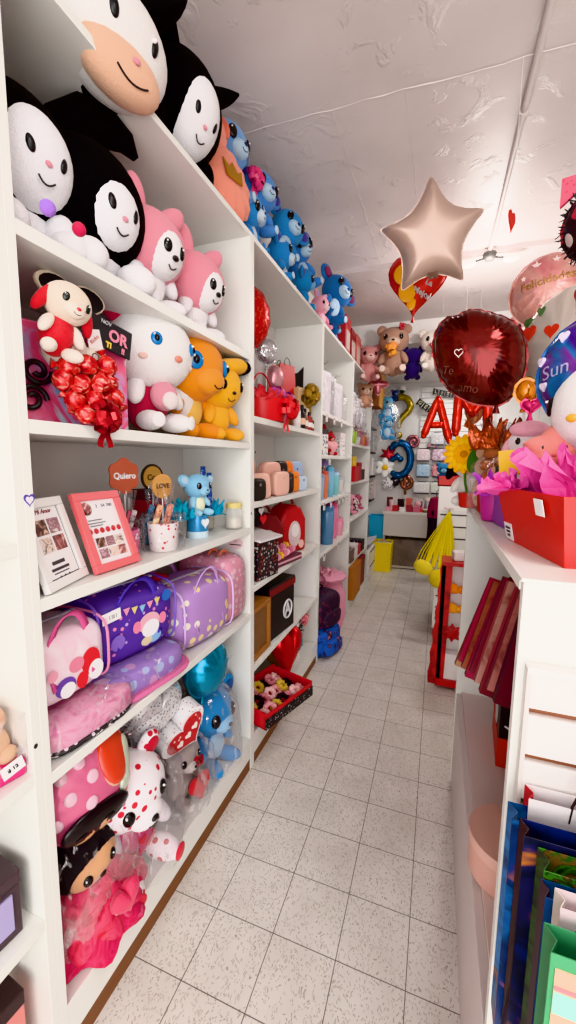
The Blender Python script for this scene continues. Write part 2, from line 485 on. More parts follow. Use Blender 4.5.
def tissue(mb, w, d, h, n=14, seed=0, spikes=9, z0=0., flare=.35):
    """crumpled tissue: upright pointed folds, leaning out towards the rim, over a crumpled bed"""
    rnd = random.Random(seed*17+3); K = max(14, spikes); pw = min(w, d)*(.34 if K < 20 else .25)
    for k in range(K):
        a = k*2.39996; r = math.sqrt((k+.5)/K)*.92
        bx, by = w*.46*r*math.cos(a), d*.46*r*math.sin(a)
        out = Vector((math.cos(a), math.sin(a), 0))
        th_ = rnd.uniform(0, 2*PI); sd = Vector((math.cos(th_), math.sin(th_), 0)); nn = Vector((-sd.y, sd.x, 0))
        hh = h*rnd.uniform(.75, 1.25)*(1.1-.3*r); ww = pw*rnd.uniform(.8, 1.25); tipx = rnd.uniform(-.3, .3)
        lean = out*hh*flare*r*rnd.uniform(.6, 1.8)
        vs = []; fs = []; U, V = 6, 6
        for j in range(V+1):
            v = j/V
            for i in range(U+1):
                u = i/U*2-1
                wid = ww*.5*(1-.75*v**1.7)*(.75+.5*math.sin(PI*min(1, v*1.2)))
                zz = v*hh*(1-.22*abs(u-tipx)*v)
                q = Vector((bx, by, z0))+sd*(u*wid+tipx*ww*.3*v)+nn*(ww*.22*(abs(u)-.5)+ww*.10*math.sin(3*u+5*v+k))+lean*v*v+Vector((0, 0, zz))
                q += Vector((1, 1, .4))*.004*noise.noise(q*60)
                vs.append(q)
        for j in range(V):
            for i in range(U):
                c = j*(U+1)+i; fs.append((c, c+1, c+U+2, c+U+1))
        mb.add(vs, fs)
    N = 10; vs = []; fs = []
    for j in range(N+1):
        for i in range(N+1):
            x = (i/N-.5)*w*.94; y = (j/N-.5)*d*.94
            vs.append((x, y, z0+.01*noise.noise(Vector((x*40+seed, y*40, 0)))))
    for j in range(N):
        for i in range(N): 
            c = j*(N+1)+i; fs.append((c, c+1, c+N+2, c+N+1))
    return mb.add(vs, fs)
def duffel(label, loc, rz, w, d, h, body, strap, name='duffel_bag', group=None, pipe=None, tilt=0):
    t = T(name, label, 'bag', loc, rz, group, tilt)
    m = MB(); m.ell((0, 0, h*.5), (w/2, d/2, h*.5), n=40, m=24, pw=.5); m.build('body', body, t)
    P = pipe or strap
    for s in (-1, 1):
        pts = []
        for i in range(32):
            a = 2*PI*i/32; ca, sa = math.cos(a), math.sin(a)
            pts.append((s*w*.455, d*.485*math.copysign(abs(ca)**.5, ca), h*.5+h*.485*math.copysign(abs(sa)**.5, sa)))
        MB().tube(pts, .004, 6, True).build('piping', P, t)
    MB().box((0, 0, h*1.0), (w*.8, .014, .006)).build('zipper', flat('#d8cfe0', .4), t)
    for s in (-1, 1):
        pts = [(x*w*.24, s*d*(.45+.05*math.sin(PI*(x+1)/2))-s*.01, h*(.62 if abs(x) > .99 else .72+.48*(1-x*x)**.6)) for x in [-1+2*i/16 for i in range(17)]]
        pts = [(-w*.24, s*d*.5, h*.3)]+pts+[(w*.24, s*d*.5, h*.3)]
        MB().ribbon([(p[0], p[1], p[2]) for p in pts], .03, (1, .0, 0) if False else (.75, .3, 0.1)).build('handle', strap, t, solid=.004)
    return t
def gift_bag(label, loc, rz, w, d, h, face, side=None, name='gift_bag', group=None, tilt=0, roll=0, handle='#3a2a2a', cat='gift bag'):
    t = T(name, label, cat, loc, rz, group, tilt, roll)
    m = MB(); x, y = w/2, d/2
    vs = [(-x, -y, 0), (x, -y, 0), (x, y, 0), (-x, y, 0), (-x, -y, h), (x, -y, h), (x, y, h), (-x, y, h)]
    m.add(vs, [(0, 3, 2, 1), (0, 1, 5, 4), (2, 3, 7, 6)]); m.build('bag_panel', face, t, smooth=False, solid=.0012)
    for s in (-1, 1):
        MB().add([(s*x, -y, 0), (s*x, y, 0), (s*(x-d*.3), 0, h*.45), (s*x, -y, h), (s*x, y, h), (s*(x-d*.3), 0, h)], [(0, 2, 5, 3), (1, 4, 5, 2), (0, 1, 2)]).build('gusset', side or face, t, smooth=False, solid=.001)
    for s in (-1, 1):
        MB().tube([(w*.2*math.cos(PI*i/10), s*y, h-.01+h*.24*math.sin(PI*i/10)) for i in range(11)], .0022, 6).build('handle', cloth(handle), t)
    return t
def bottle(label, loc, prof, mat, capmat, capz, name='bottle', group=None, cat='bottle', neckz=None):
    t = T(name, label, cat, loc, 0, group)
    MB().lathe(prof, n=20).build('body', mat, t)
    r = prof[-1][0]
    MB().lathe([(r*1.08, prof[-1][1]-.004), (r*1.1, prof[-1][1]+capz*.3), (r*.9, prof[-1][1]+capz), (r*.3, prof[-1][1]+capz)], n=18).build('cap', capmat, t)
    return t
def carton(label, loc, rz, d, mat, lid=None, name='gift_box', group=None, cat='box', lidh=.2, bev=.003, tilt=0):
    t = T(name, label, cat, loc, rz, group, tilt)
    MB().box((0, 0, d[2]*(1-lidh)/2), (d[0], d[1], d[2]*(1-lidh))).build('box_body', mat, t, bevel=bev)
    MB().box((0, 0, d[2]*(1-lidh/2)), (d[0]*1.03, d[1]*1.03, d[2]*lidh)).build('lid', lid or mat, t, bevel=bev)
    return t
def scrunchie(label, loc, r, mat, group, rz=0, tilt=20):
    pts = [(r*math.cos(2*PI*i/36), r*math.sin(2*PI*i/36), .12*r*math.sin(7*2*PI*i/36)) for i in range(36)]
    rr = [r*.5*(1+.25*math.sin(i*2.4)) for i in range(36)]
    o = MB().tube(pts, rr, 8, True).build('scrunchie', mat, None)
    place(o, loc, rz, tilt); return tag(o, label, 'hair tie', group)
# ------------------------------------------------------------------ the setting
def wall_m():
    m, nt, b = newmat('painted_plaster')
    n = bump(nt, b, 9, .5, .02, 5)
    b.inputs['Base Color'].default_value = hexc('#e6e2df'); b.inputs['Roughness'].default_value = .8
    return m
def ceil_m():
    m, nt, b = newmat('painted_concrete')
    tc = nt.nodes.new('ShaderNodeTexCoord')
    n = nt.nodes.new('ShaderNodeTexNoise'); n.inputs['Scale'].default_value = 2.2; n.inputs['Detail'].default_value = 6
    nt.links.new(tc.outputs['Object'], n.inputs['Vector'])
    cr = nt.nodes.new('ShaderNodeValToRGB'); e = cr.color_ramp.elements
    e[0].position = .3; e[0].color = hexc('#d3c7c5'); e[1].position = .7; e[1].color = hexc('#dfd5d2')
    nt.links.new(n.outputs[0], cr.inputs[0]); nt.links.new(cr.outputs[0], b.inputs['Base Color'])
    v = nt.nodes.new('ShaderNodeTexNoise'); v.inputs['Scale'].default_value = 7; v.inputs['Detail'].default_value = 8; v.inputs['Roughness'].default_value = .6; v.inputs['Distortion'].default_value = .6
    nt.links.new(tc.outputs['Object'], v.inputs['Vector'])
    c2 = nt.nodes.new('ShaderNodeValToRGB'); e = c2.color_ramp.elements; e[0].position = .55; e[1].position = .8
    nt.links.new(v.outputs[0], c2.inputs[0])
    bp = nt.nodes.new('ShaderNodeBump'); bp.inputs['Strength'].default_value = .45; bp.inputs['Distance'].default_value = .02
    nt.links.new(c2.outputs[0], bp.inputs['Height']); nt.links.new(bp.outputs[0], b.inputs['Normal'])
    b.inputs['Roughness'].default_value = .45
    return m
TS = .215
def floor_m():
    m, nt, b = newmat('terrazzo_tiles')
    N = nt.nodes.new; L = nt.links.new
    tc = N('ShaderNodeTexCoord'); sp = N('ShaderNodeSeparateXYZ'); L(tc.outputs['Object'], sp.inputs[0])
    def mth(op, a, v=None, v2=None):
        n = N('ShaderNodeMath'); n.operation = op
        if hasattr(a, 'is_linked'): L(a, n.inputs[0])
        else: n.inputs[0].default_value = a
        if v is not None:
            if hasattr(v, 'is_linked'): L(v, n.inputs[1])
            else: n.inputs[1].default_value = v
        if v2 is not None: n.inputs[2].default_value = v2
        return n.outputs[0]
    gs = []
    cells = []
    for ax, off in ((0, .0453), (1, -.1135)):
        u = mth('MULTIPLY_ADD', sp.outputs[ax], 1/TS, off)
        cells.append(mth('FLOOR', u))
        f = mth('FRACT', u); d = mth('ABSOLUTE', mth('SUBTRACT', f, .5))
        gs.append(mth('GREATER_THAN', d, .4935))
    g = mth('MAXIMUM', gs[0], gs[1])
    # chips
    base = N('ShaderNodeTexNoise'); base.inputs['Scale'].default_value = 5; base.inputs['Detail'].default_value = 3; L(tc.outputs['Object'], base.inputs['Vector'])
    rot = N('ShaderNodeMapping'); rot.inputs['Rotation'].default_value = (0, 0, .7); rot.inputs['Scale'].default_value = (215, 100, 1)
    ds = N('ShaderNodeTexNoise'); ds.inputs['Scale'].default_value = 22; L(tc.outputs['Object'], ds.inputs['Vector'])
    mxv = N('ShaderNodeMix'); mxv.data_type = 'VECTOR'; mxv.inputs[0].default_value = .045
    L(tc.outputs['Object'], mxv.inputs[4]); L(ds.outputs['Color'], mxv.inputs[5])
    L(mxv.outputs[1], rot.inputs[0])
    vo = N('ShaderNodeTexVoronoi'); vo.inputs['Scale'].default_value = 1.; vo.voronoi_dimensions = '2D'; L(rot.outputs[0], vo.inputs['Vector'])
    sc = N('ShaderNodeSeparateColor'); L(vo.outputs['Color'], sc.inputs[0])
    chip = mth('MULTIPLY', mth('LESS_THAN', vo.outputs['Distance'], .33), mth('GREATER_THAN', sc.outputs[0], .62))
    cr = N('ShaderNodeValToRGB'); e = cr.color_ramp.elements; e[0].color = hexc('#d3ccc5'); e[1].color = hexc('#e2dcd6'); e[0].position = .3; e[1].position = .7
    L(base.outputs[0], cr.inputs[0])
    chc = N('ShaderNodeValToRGB'); e = chc.color_ramp.elements; e[0].color = hexc('#aaa092'); e[1].color = hexc('#c3baae'); L(sc.outputs[1], chc.inputs[0])
    m1 = N('ShaderNodeMix'); m1.data_type = 'RGBA'; L(chip, m1.inputs[0]); L(cr.outputs[0], m1.inputs[6]); L(chc.outputs[0], m1.inputs[7])
    m2 = N('ShaderNodeMix'); m2.data_type = 'RGBA'; L(g, m2.inputs[0]); L(m1.outputs[2], m2.inputs[6]); m2.inputs[7].default_value = hexc('#6a5f57')
    L(m2.outputs[2], b.inputs['Base Color'])
    rr = mth('MULTIPLY_ADD', base.outputs[0], .25, .22); L(rr, b.inputs['Roughness'])
    b.inputs['Specular IOR Level'].default_value = .4
    bp = N('ShaderNodeBump'); bp.inputs['Strength'].default_value = .3; bp.inputs['Distance'].default_value = .003; bp.invert = True
    L(g, bp.inputs['Height']); L(bp.outputs[0], b.inputs['Normal'])
    return m
WALL = wall_m(); CEIL = ceil_m(); FLOOR = floor_m()
CH = 3.2
XL, XR, YB, YF = -1.215, 2.1, 6.62, -2.2
struct(MB().bb(XL-.1, XR+.1, YF, YB+.1, -.1, 0).build('floor', FLOOR, smooth=False))
struct(MB().bb(XL-.1, XL, YF, YB+.1, 0, CH).build('wall_left', WALL, smooth=False))
struct(MB().bb(XR, XR+.1, YF, YB+.1, 0, CH).build('wall_right', WALL, smooth=False))
struct(MB().bb(XL, XR, YB, YB+.1, 0, CH).build('wall_back', WALL, smooth=False))
struct(MB().bb(XL-.1, XR+.1, YF, YB+.1, CH, CH+.1).build('ceiling', CEIL, smooth=False))
struct(MB().bb(XL, XR, 4.98, 5.2, 2.92, CH).build('ceiling_beam', WALL, smooth=False))
struct(MB().bb(XL, XR, 5.2, YB, 2.78, CH).build('ceiling_lowered', WALL, smooth=False))
struct(MB().bb(XL, XR, 3.62, 4.98, CH-.035, CH).build('ceiling_shade_step', CEIL, smooth=False))  # shallow drop added to draw the shading edge across the ceiling
def seam(name, p0, p1, w):
    m = MB(); pts = []
    rnd = random.Random(3)
    n = 40
    for i in range(n+1):
        t = i/n; pts.append((p0[0]+(p1[0]-p0[0])*t+rnd.uniform(-.006, .006), p0[1]+(p1[1]-p0[1])*t+rnd.uniform(-.006, .006), CH))
    m.tube(pts, [w*rnd.uniform(.4, 1.3) for _ in pts], 6); struct(m.build(name, CEIL))
seam('trim_1', (-1.2, 2.02), (2.0, 2.10), .003); seam('trim_2', (-.55, 2.05), (-.53, 3.6), .002); seam('trim_3', (-.22, 2.06), (-.2, 3.6), .0015); seam('trim_4', (-1.2, .9), (2.0, .95), .0025)
# conduit with the lamp holder
LAC = flat('#ece9e6', .35); LGR = flat('#3c3836', .5); LAC2 = flat('#e4e0d9', .4)
t = T('ceiling_conduit', 'white pipe conduit running along the ceiling towards the lamp', 'pipe', (.285, 0, CH-.018))
MB().tube([(0, -1.5, 0), (0, 3.6, 0)], .014, 12).build('pipe', flat('#d9cfcc', .45), t)
MB().lathe([(.02, 0), (.02, .05)], (0, 2.36, 0), 14, (R(90), 0, 0)).build('coupling', flat('#d9cfcc', .45), t)
MB().lathe([(.02, 0), (.02, .05)], (0, .4, 0), 14, (R(90), 0, 0)).build('coupling', flat('#d9cfcc', .45), t)
t = T('ceiling_lamp', 'white twin-arm lamp holder with glowing bulbs at the end of the ceiling pipe', 'lamp', (.285, 3.64, CH-.03))
MB().lathe([(.05, 0), (.05, -.03), (.035, -.05), (.02, -.055)], n=20).build('base', LGR, t)
for s in (-1, 1):
    MB().tube([(0, 0, -.03), (s*.07, 0, -.045), (s*.1, 0, -.05)], .014, 10).build('arm', LGR, t)
    MB().ell((s*.15, 0, -.055), (.06, .03, .03)).build('bulb', emit_m('#fff3ea', 4), t)

# ------------------------------------------------------------------ shelving along the left wall
MEL = flat('#e8e7e2', .4); MEL2 = flat('#e2dcd8', .45)
KICK = wood_m('#8a5a3a', '#6e452c')
FX, BX = -.825, -1.195
th = .022
def unit(label, y0, y1, shelves, base=None, topz=2.578, depth=FX):
    t = T('shelving_unit', label, 'shelves', (BX, y0, 0), 0, 'white shelving units along the left wall')
    W = y1-y0; D = depth-BX
    for yy in (0, W-th):
        MB().bb(0, D, yy, yy+th, 0, topz).build('side_panel', MEL, t, bevel=.0015)
    MB().bb(-.012, 0, 0, W, 0, topz).build('back_panel', MEL2, t, smooth=False)
    MB().bb(.0, D, th, W-th, topz-th, topz).build('top_panel', MEL, t, bevel=.0015)
    for z in shelves:
        MB().bb(.0, D-.001, th, W-th, z-.03, z).build('shelf', MEL, t, bevel=.0015)
    if base:
        MB().bb(.0, D-.001, th, W-th, base-.11, base).build('bottom_shelf', MEL, t, bevel=.0015)
        MB().bb(.02, D-.004, th, W-th, 0, base-.11).build('kick_board', KICK, t, smooth=False)
    return t
U1 = (.617, 1.757); U2 = (1.757, 2.965); U3 = (2.965, 4.1); U4 = (4.1, 5.3)
u0 = unit('white shelving unit nearest the camera, cut off by the left edge', -.6, .617, [2.05, 1.40, .865, .485], .12)
u1 = unit('white shelving unit holding the plush toys, photo frames and duffel bags', U1[0], U1[1], [2.06, 1.662, 1.262, .835], .175)
u2 = unit('white shelving unit with the pink and orange cases and black box', U2[0], U2[1], [1.79, 1.38, .96, .54], .17)
u3 = unit('white shelving unit with price tags on its shelf edges and bottles', U3[0], U3[1], [1.955, 1.632, 1.275, .86])
u4 = unit('white shelving unit at the far end of the row', U4[0], U4[1], [1.77, 1.375, .985, .5], .1)
# small marks on the uprights
def mark_local(u, y, z): return (FX-BX+.0008, y-u.location.y, z)
hd = MB().prism(heart2(30, .026, .028), -.0006, .0006); o = hd.build('heart_sticker', flat('#5a4a9a', .5), u1, smooth=False)
o.location = mark_local(u1, .628, 1.488); o.rotation_euler = (0, 0, R(90))
o2 = MB().prism(heart2(30, .017, .018), -.0006, .0006).build('heart_centre', flat('#ece6ee', .5), o, smooth=False); o2.location = (0, -.0008, 0)
for u, y, z in ((u0, .603, .93), (u2, 1.79, 1.33), (u2, 1.79, 1.62), (u1, 1.745, 1.33)):
    MB().ell(mark_local(u, y, z), (.0015, .005, .006), n=10, m=6).build('shelf_pin_hole', flat('#2a2422', .6), u)
st = MB().prism([(-.05, -.03), (.05, -.03), (.05, .03), (-.05, .03)], -.0006, .0006)

# ------------------------------------------------------------------ camera, lights, world
cam = bpy.data.cameras.new('camera'); co = bpy.data.objects.new('camera', cam); C.objects.link(co)
yaw, pitch, roll_, fpx = .3505, -.1238, .0106, 406.34
f = Vector((-math.sin(yaw)*math.cos(pitch), math.cos(yaw)*math.cos(pitch), math.sin(pitch)))
r0 = Vector((math.cos(yaw), math.sin(yaw), 0)); u0_ = r0.cross(f)
rr = r0*math.cos(roll_)+u0_*math.sin(roll_); uu = -r0*math.sin(roll_)+u0_*math.cos(roll_)
Mx = Matrix((rr, uu, -f)).transposed().to_4x4(); Mx.translation = Vector((0, 0, 7.3391*TS))
co.matrix_world = Mx
cam.sensor_fit = 'VERTICAL'; cam.sensor_height = 36; cam.lens = fpx/1024*36; cam.clip_start = .02
bpy.context.scene.camera = co
def area(name, loc, rot, sx, sy, e, col=(1, 1, 1)):
    l = bpy.data.lights.new(name, 'AREA'); l.shape = 'RECTANGLE'; l.size = sx; l.size_y = sy; l.energy = e; l.color = col
    o = bpy.data.objects.new(name, l); C.objects.link(o); o.location = loc; o.rotation_euler = tuple(R(a) for a in rot); return o
def point(name, loc, e, r, col=(1, 1, 1)):
    l = bpy.data.lights.new(name, 'POINT'); l.energy = e; l.shadow_soft_size = r; l.color = col
    o = bpy.data.objects.new(name, l); C.objects.link(o); o.location = loc; return o
point('ceiling_bulb', (.285, 3.62, 2.9), 40, .07, (1, .97, .94))
area('front_lamp', (.75, .1, 3.0), (0, 0, 0), .5, 1.0, 24, (1, .99, .97))
area('shop_entrance', (.5, -2.1, 1.5), (84, 0, 6), 3.0, 2.6, 116, (1, 1, .99))
area('back_room_lamp', (.3, 5.9, 2.7), (0, 0, 0), .9, .3, 14, (1, .99, .97))
w = bpy.data.worlds.new('world'); bpy.context.scene.world = w; w.use_nodes = True
w.node_tree.nodes['Background'].inputs[0].default_value = (.97, .97, .97, 1); w.node_tree.nodes['Background'].inputs[1].default_value = 1.6
sc = bpy.context.scene
sc.view_settings.view_transform = 'Khronos PBR Neutral'; sc.view_settings.look = 'None'; sc.view_settings.exposure = -.1
sc.cycles.use_denoising = True
sc.cycles.max_bounces = 10; sc.cycles.transparent_max_bounces = 16; sc.cycles.caustics_reflective = False; sc.cycles.caustics_refractive = False
# ------------------------------------------------------------------ on top of the row of shelves (z 2.578)
TZ = 2.579
# large plush with peach muzzle, pressed between the shelf top and the ceiling, leaning over the edge
def big_face(label, loc, rz, r, face, muz=None, ears=True, tilt=0, roll=0, group=None, hood='#0b0a0c', body='#0b0a0c', paw='#efecee', eyes=(24, 6), nose=True, fs=(.6, .62), fel=-14, foff=.5, zc=1.28, earsp=1., paws=True, sqz=.97):
    """large plush whose hooded head fills most of it"""
    t = T('plush_toy', label, 'plush toy', loc, rz, group, tilt, roll)
    hc = Vector((0, .02, r*zc)); hr = (r*1.04, r*.86, r*sqz); REST.append(t) if not muz else None
    MB().ell((0, .03, r*.42), (r*.72, r*.6, r*.5)).build('body', plush_m(body), t)
    h = MB().ell(hc, hr, n=30, m=18).build('head', plush_m(hood), t)
    p, M = surf(hc, hr, 0, fel, foff); fr = (r*fs[0], r*.5, r*fs[1])
    MB().ell(p, fr, M=M, n=26, m=16).build('face', plush_m(face), h)
    mc, mr = p, fr
    if muz:
        q, M2 = surf(p, fr, 0, -34, .62); mr = (r*.66, r*.40, r*.36)
        MB().ell(q, mr, M=M2, n=24, m=14).build('muzzle', plush_m(muz), h); mc = q
    for s in (-1, 1):
        disc_on(p, fr, s*eyes[0], eyes[1], (r*.066, r*.04, r*.115), flat('#0c0a0e', .3), 'eye', h, 1.0, s*14)
        if muz: disc_on(p, fr, s*eyes[0]-3, eyes[1]+5, (r*.026, r*.045, r*.03), WHITE, 'eye_glint', h, 1.04)
    if nose: disc_on(mc, mr, 0, 22 if muz else -8, (r*.06, r*.03, r*.04), plush_m('#e59aa8'), 'nose', h, 1.0)
    smile_on(mc, mr, 0, -6 if muz else -24, 22 if muz else 12, flat('#2a1c20', .6), h, 1.015, r*.014)
    if ears:
        for s in (-1, 1):
            base = hc+Vector((s*r*.5, .03, r*.62)); tip = hc+Vector((s*r*1.15*earsp, -.03, r*1.32))
            pts = [base.lerp(tip, i/6)+Vector((s*.12*r*math.sin(PI*i/6), 0, .06*r*math.sin(PI*i/6))) for i in range(7)]
            MB().tube(pts, [r*(.36*(1-(i/6)**2)+.05) for i in range(7)], 12, flatn=.55).build('ear', plush_m(hood), t)
    for s in (-1, 1):
        if paws: MB().ell((s*r*.5, -r*.6, r*.26), (r*.28, r*.36, r*.26), (0, 0, R(s*14))).build('paw', plush_m(paw), t)
        MB().ell((s*r*.78, -r*.3, r*.45), (r*.2, r*.24, r*.3), (R(-20), R(s*-24), 0)).build('arm', plush_m(body), t)
    return t
big_face('large black hooded plush with wide peach muzzle on top of the nearest full unit', (-.975, 1.0, TZ-.01), 78, .185, '#eeeae8', '#efbfa2', tilt=30, eyes=(24, 22), paw='#e9e6ea', earsp=.9, zc=.74, fs=(.86, .66), fel=-4, paws=False, sqz=.78)
big_face('black plush with long oval white face and pointed ears beside the salmon cushion', (-.965, 1.325, TZ), 84, .165, '#f1eef1', tilt=22, roll=4, fs=(.66, .76), eyes=(24, 6), earsp=1.1, zc=1.15, fel=-16, paws=False)
# salmon cushion with scalloped edge
t = T('plush_cushion', 'salmon pink plush with scalloped edge and gold crown patch on the shelf top', 'plush toy', (-.885, 1.63, TZ), 76, None, -14)
pillow(MB(), flower2(12, .185, 8, .05), .15, 8, .05, 12).build('cushion', plush_m('#f79a84'), t, loc=(0, 0, .17))
MB().ell((-.05, -.02, .325), (.095, .075, .085)).build('head', plush_m('#f7a392'), t)
for s in (-1, 1): MB().ell((-.05+s*.05, -.075, .34), (.03, .02, .042)).build('cheek', plush_m('#ef8069'), t)
MB().ell((-.05, -.09, .335), (.012, .008, .012)).build('nose', flat('#3a2524', .4), t)
on_front(t, [(-.045, -.035), (.045, -.035), (.055, .03), (.025, .005), (0, .04), (-.025, .005), (-.055, .03)], -.078, flat('#b98526', .35, .6), 'crown_patch', .006, (0, .15))
# blue plushes heaped along the top
BL = dict(cat='plush toy', group='blue plush toys heaped on the shelf tops')
def blue(label, loc, rz, H, fur='#5e9bd6', bel='#b9d6ea', tilt=0, roll=0, **k):
    a = dict(muzzle=bel, belly=bel, ears='big', ear_in='#5a4f9e', nose='#23305c', hs=1.12, eyer=1.35, pads=bel); a.update(k)
    return plush(label, BL['cat'], loc, rz, H, fur, tilt=tilt, roll=roll, group=BL['group'], **a)
b1 = blue('pale blue plush behind the salmon cushion, highest of the blue plushes near the ceiling', (-.985, 1.80, TZ+.17), 80, .34, '#77a6dc')
bow('hot pink ribbon bow tucked between the blue plushes near the ceiling', (-.93, 2.0, TZ+.38), 60, .055, flat('#e0487c', .4))
blue('blue plush with pale muzzle sitting right behind the pink bow', (-.98, 2.08, TZ+.16), 70, .33, '#5b93d8', roll=10)
blue('bright blue plush showing its round foot at the shelf edge, next to the salmon cushion', (-.95, 1.97, TZ), 100, .28, '#3f93d8', '#cfe0ee', pads='#2a7cc4', roll=-16)
blue('mid blue plush pressed against the ceiling, third along the upper row', (-.98, 2.42, TZ+.17), 62, .33, '#3d8fd0', roll=22)
blue('blue plush with pale chest on the shelf edge, below the third upper one', (-.94, 2.34, TZ), 104, .29, '#3a8ccf', '#c5dcec', roll=14)
blue('blue plush with large eye and lilac ears below the ceiling corner', (-.95, 2.82, TZ+.14), 68, .38, '#4a86cf', ear_in='#8d7fc6', roll=-20)
blue('turquoise blue plush slumped at the shelf edge before the pink plush', (-.93, 2.76, TZ), 108, .27, '#2f86c4', '#7fb3dd', roll=-12)
blue('dark blue plush with striped arms at the far end of the heap', (-.93, 3.36, TZ+.1), 60, .42, '#2f6fb0', ear_in='#7c3b58', roll=26)
plush('pink and lilac patterned plush tucked in among the blue plushes', 'plush toy', (-.92, 3.16, TZ), 74, .27, '#f0a9b8', muzzle='#f6d7dc', ears='long', ear_in='#b59ad6', belly='#f7cfd8', bodyc='#eea0b4')
blue('small navy blue plush last on the shelf edge beside the red boxes', (-.92, 3.62, TZ), 96, .2, '#2a5f9e', '#8fb6d8', roll=-14)
# red gift packs beyond them
for i, (y, h, w, m, l) in enumerate([(3.95, .34, .2, '#b23a3e', 'red gift box, nearest on the shelf tops, beside the blue plushes'), (4.22, .3, .2, '#8f2e35', 'dark red gift box in the middle of the row on the shelf tops'), (4.5, .32, .2, '#c46a63', 'faded red windowed gift box farthest along the shelf tops'), (4.82, .26, .2, '#94524c', 'brownish gift box at the far end of the shelf tops')]):
    t = carton(l, (-.96, y, TZ), 90, (.22, .2, h), flat(m, .4), flat(m, .35), group='gift boxes on the shelf tops')
    MB().box((0, -.102, h*.4), (.15, .003, h*.5)).build('window', flat('#d9c9c4', .1), t)
# ------------------------------------------------------------------ first compartment: black and pink plushes
Z1 = 2.061
big_face('black plush with white face half hidden by the left upright, purple pompom at its chest', (-1.0, .735, Z1), 86, .152, '#f0eef2', tilt=6, eyes=(22, 2), body='#f0eef2', fs=(.7, .72), zc=1.42, ears=False)
MB_ = MB().ell((0, 0, 0), .016); o = MB_.build('pompom', plush_m('#a877d6'), None); place(o, (-.80, .695, 2.102)); tag(o, 'small purple pompom on white plush feet at the left upright', 'pompom')
big_face('black plush with white face in the middle of the top compartment', (-.985, .975, Z1), 86, .168, '#f1eff3', tilt=8, eyes=(23, 6), body='#f0eef2', fs=(.62, .62), zc=1.22, fel=-16, ears=False)
MB().tube([(-.07, .05, .28), (-.05, .045, .36), (-.0, .03, .42), (.06, .02, .445), (.11, .0, .435), (.14, -.01, .41)], [.075, .07, .062, .05, .032, .01], 14, flatn=.7).build('ear', plush_m('#0b0a0c'), [q for q in bpy.data.objects if q.get('label', '').startswith('black plush with white face in the middle')][0])
o = MB().ell((0, 0, 0), .015).build('pompom', plush_m('#cc2a52'), None); place(o, (-.80, .775, 2.10)); tag(o, 'small crimson pompom before the middle black plush', 'pompom')
PK = dict(hz=-.10, fel=-22, face='#f6f2f4', belly='#f7f3f5', ears='long', bodyc='#f5f0f3', limb='#f5f0f3', nose='#1c1618', eyer=.8, eyew=22, cheeks=None, hs=1.28, facew=.82)
p1_ = plush('pink hooded plush rabbit with white face, next to the black plush', 'plush toy', (-.98, 1.2, Z1), 86, .36, '#f49bab', tilt=7, group='pink plush rabbits in the top compartment', **PK)
dup(p1_, (-.98, 1.475, Z1), 86, 'pink hooded plush rabbit with white face, next to the right side panel')
# ------------------------------------------------------------------ second compartment: dog with gift box, white, orange and yellow plushes
Z2 = 1.663
t = T('gift_box', 'iridescent pink and blue gift bag with black curled ribbon under the cream plush dog', 'gift bag', (-.98, .865, Z2), 68)
MB().box((0, 0, .125), (.30, .15, .25)).build('box_body', swirl_m(['#7fb4d8', '#c9a4cf', '#e7688f', '#e85f84', '#b9d0e6', '#5d9fd0'], 5, .25), t, bevel=.006)
for px, pz, s in ((-.1, .06, 1), (-.085, .13, -1)):
    MB().tube([(px+.034*math.cos(a)*(1-a/12), -.084-.004*math.sin(a), pz+.034*math.sin(a)*s*(1-a/12)) for a in [i*.3 for i in range(30)]], .007, 8).build('curled_ribbon', flat('#241c20', .4), t)
o = T('heart_plaque', 'black heart plaque with cream rim behind the red plush dog', 'plaque', (-.905, .845, 1.978), 86, None, -4)
MB().prism(heart2(40, .20, .108), -.004, .004).build('rim', flat('#efdcc4', .5), o, smooth=False)
MB().prism(heart2(40, .184, .096), -.008, .006).build('heart_panel', flat('#17131a', .6), o, smooth=False)
def dog(label, loc, rz, H, **k):
    return plush(label, 'plush toy', loc, rz, H, '#ecdccb', muzzle='#f0e4d6', ears='drop', ear_col='#c82530', nose='#d02535', bodyc='#cf2833', limb='#efe2d6', eye='#20241f', belly=None, **k)
dog('cream plush dog in red hooded suit sitting on the gift bag before the heart plaque', (-.865, .735, 1.80), 80, .185, tilt=12, roll=14)
def candyface(label, loc, r, rz):
    t = T('plush_toy', label, 'plush toy', loc, rz, 'round cream plush faces in the candy bouquet')
    MB().ell((0, 0, 0), (r, r*.8, r*1.05), n=24, m=14).build('head', plush_m('#ecdcd0'), t)
    for s in (-1, 1):
        p, M = surf((0, 0, 0), (r, r*.8, r*1.05), s*22, 20)
        MB().tube([p+M @ Vector((r*.17*math.cos(2*PI*i/16), 0, r*.22*math.sin(2*PI*i/16))) for i in range(16)], r*.03, 6, True).build('eye_ring', flat('#5a4440', .5), t)
    smile_on((0, 0, 0), (r, r*.8, r*1.05), 0, -14, 24, flat('#5a4440', .5), t, 1.01, r*.03)
candyface('larger round cream plush face hugged above the red candies', (-.88, .79, 1.845), .054, 80)
candyface('smaller round cream plush face beside the candies', (-.86, .86, 1.82), .045, 80)
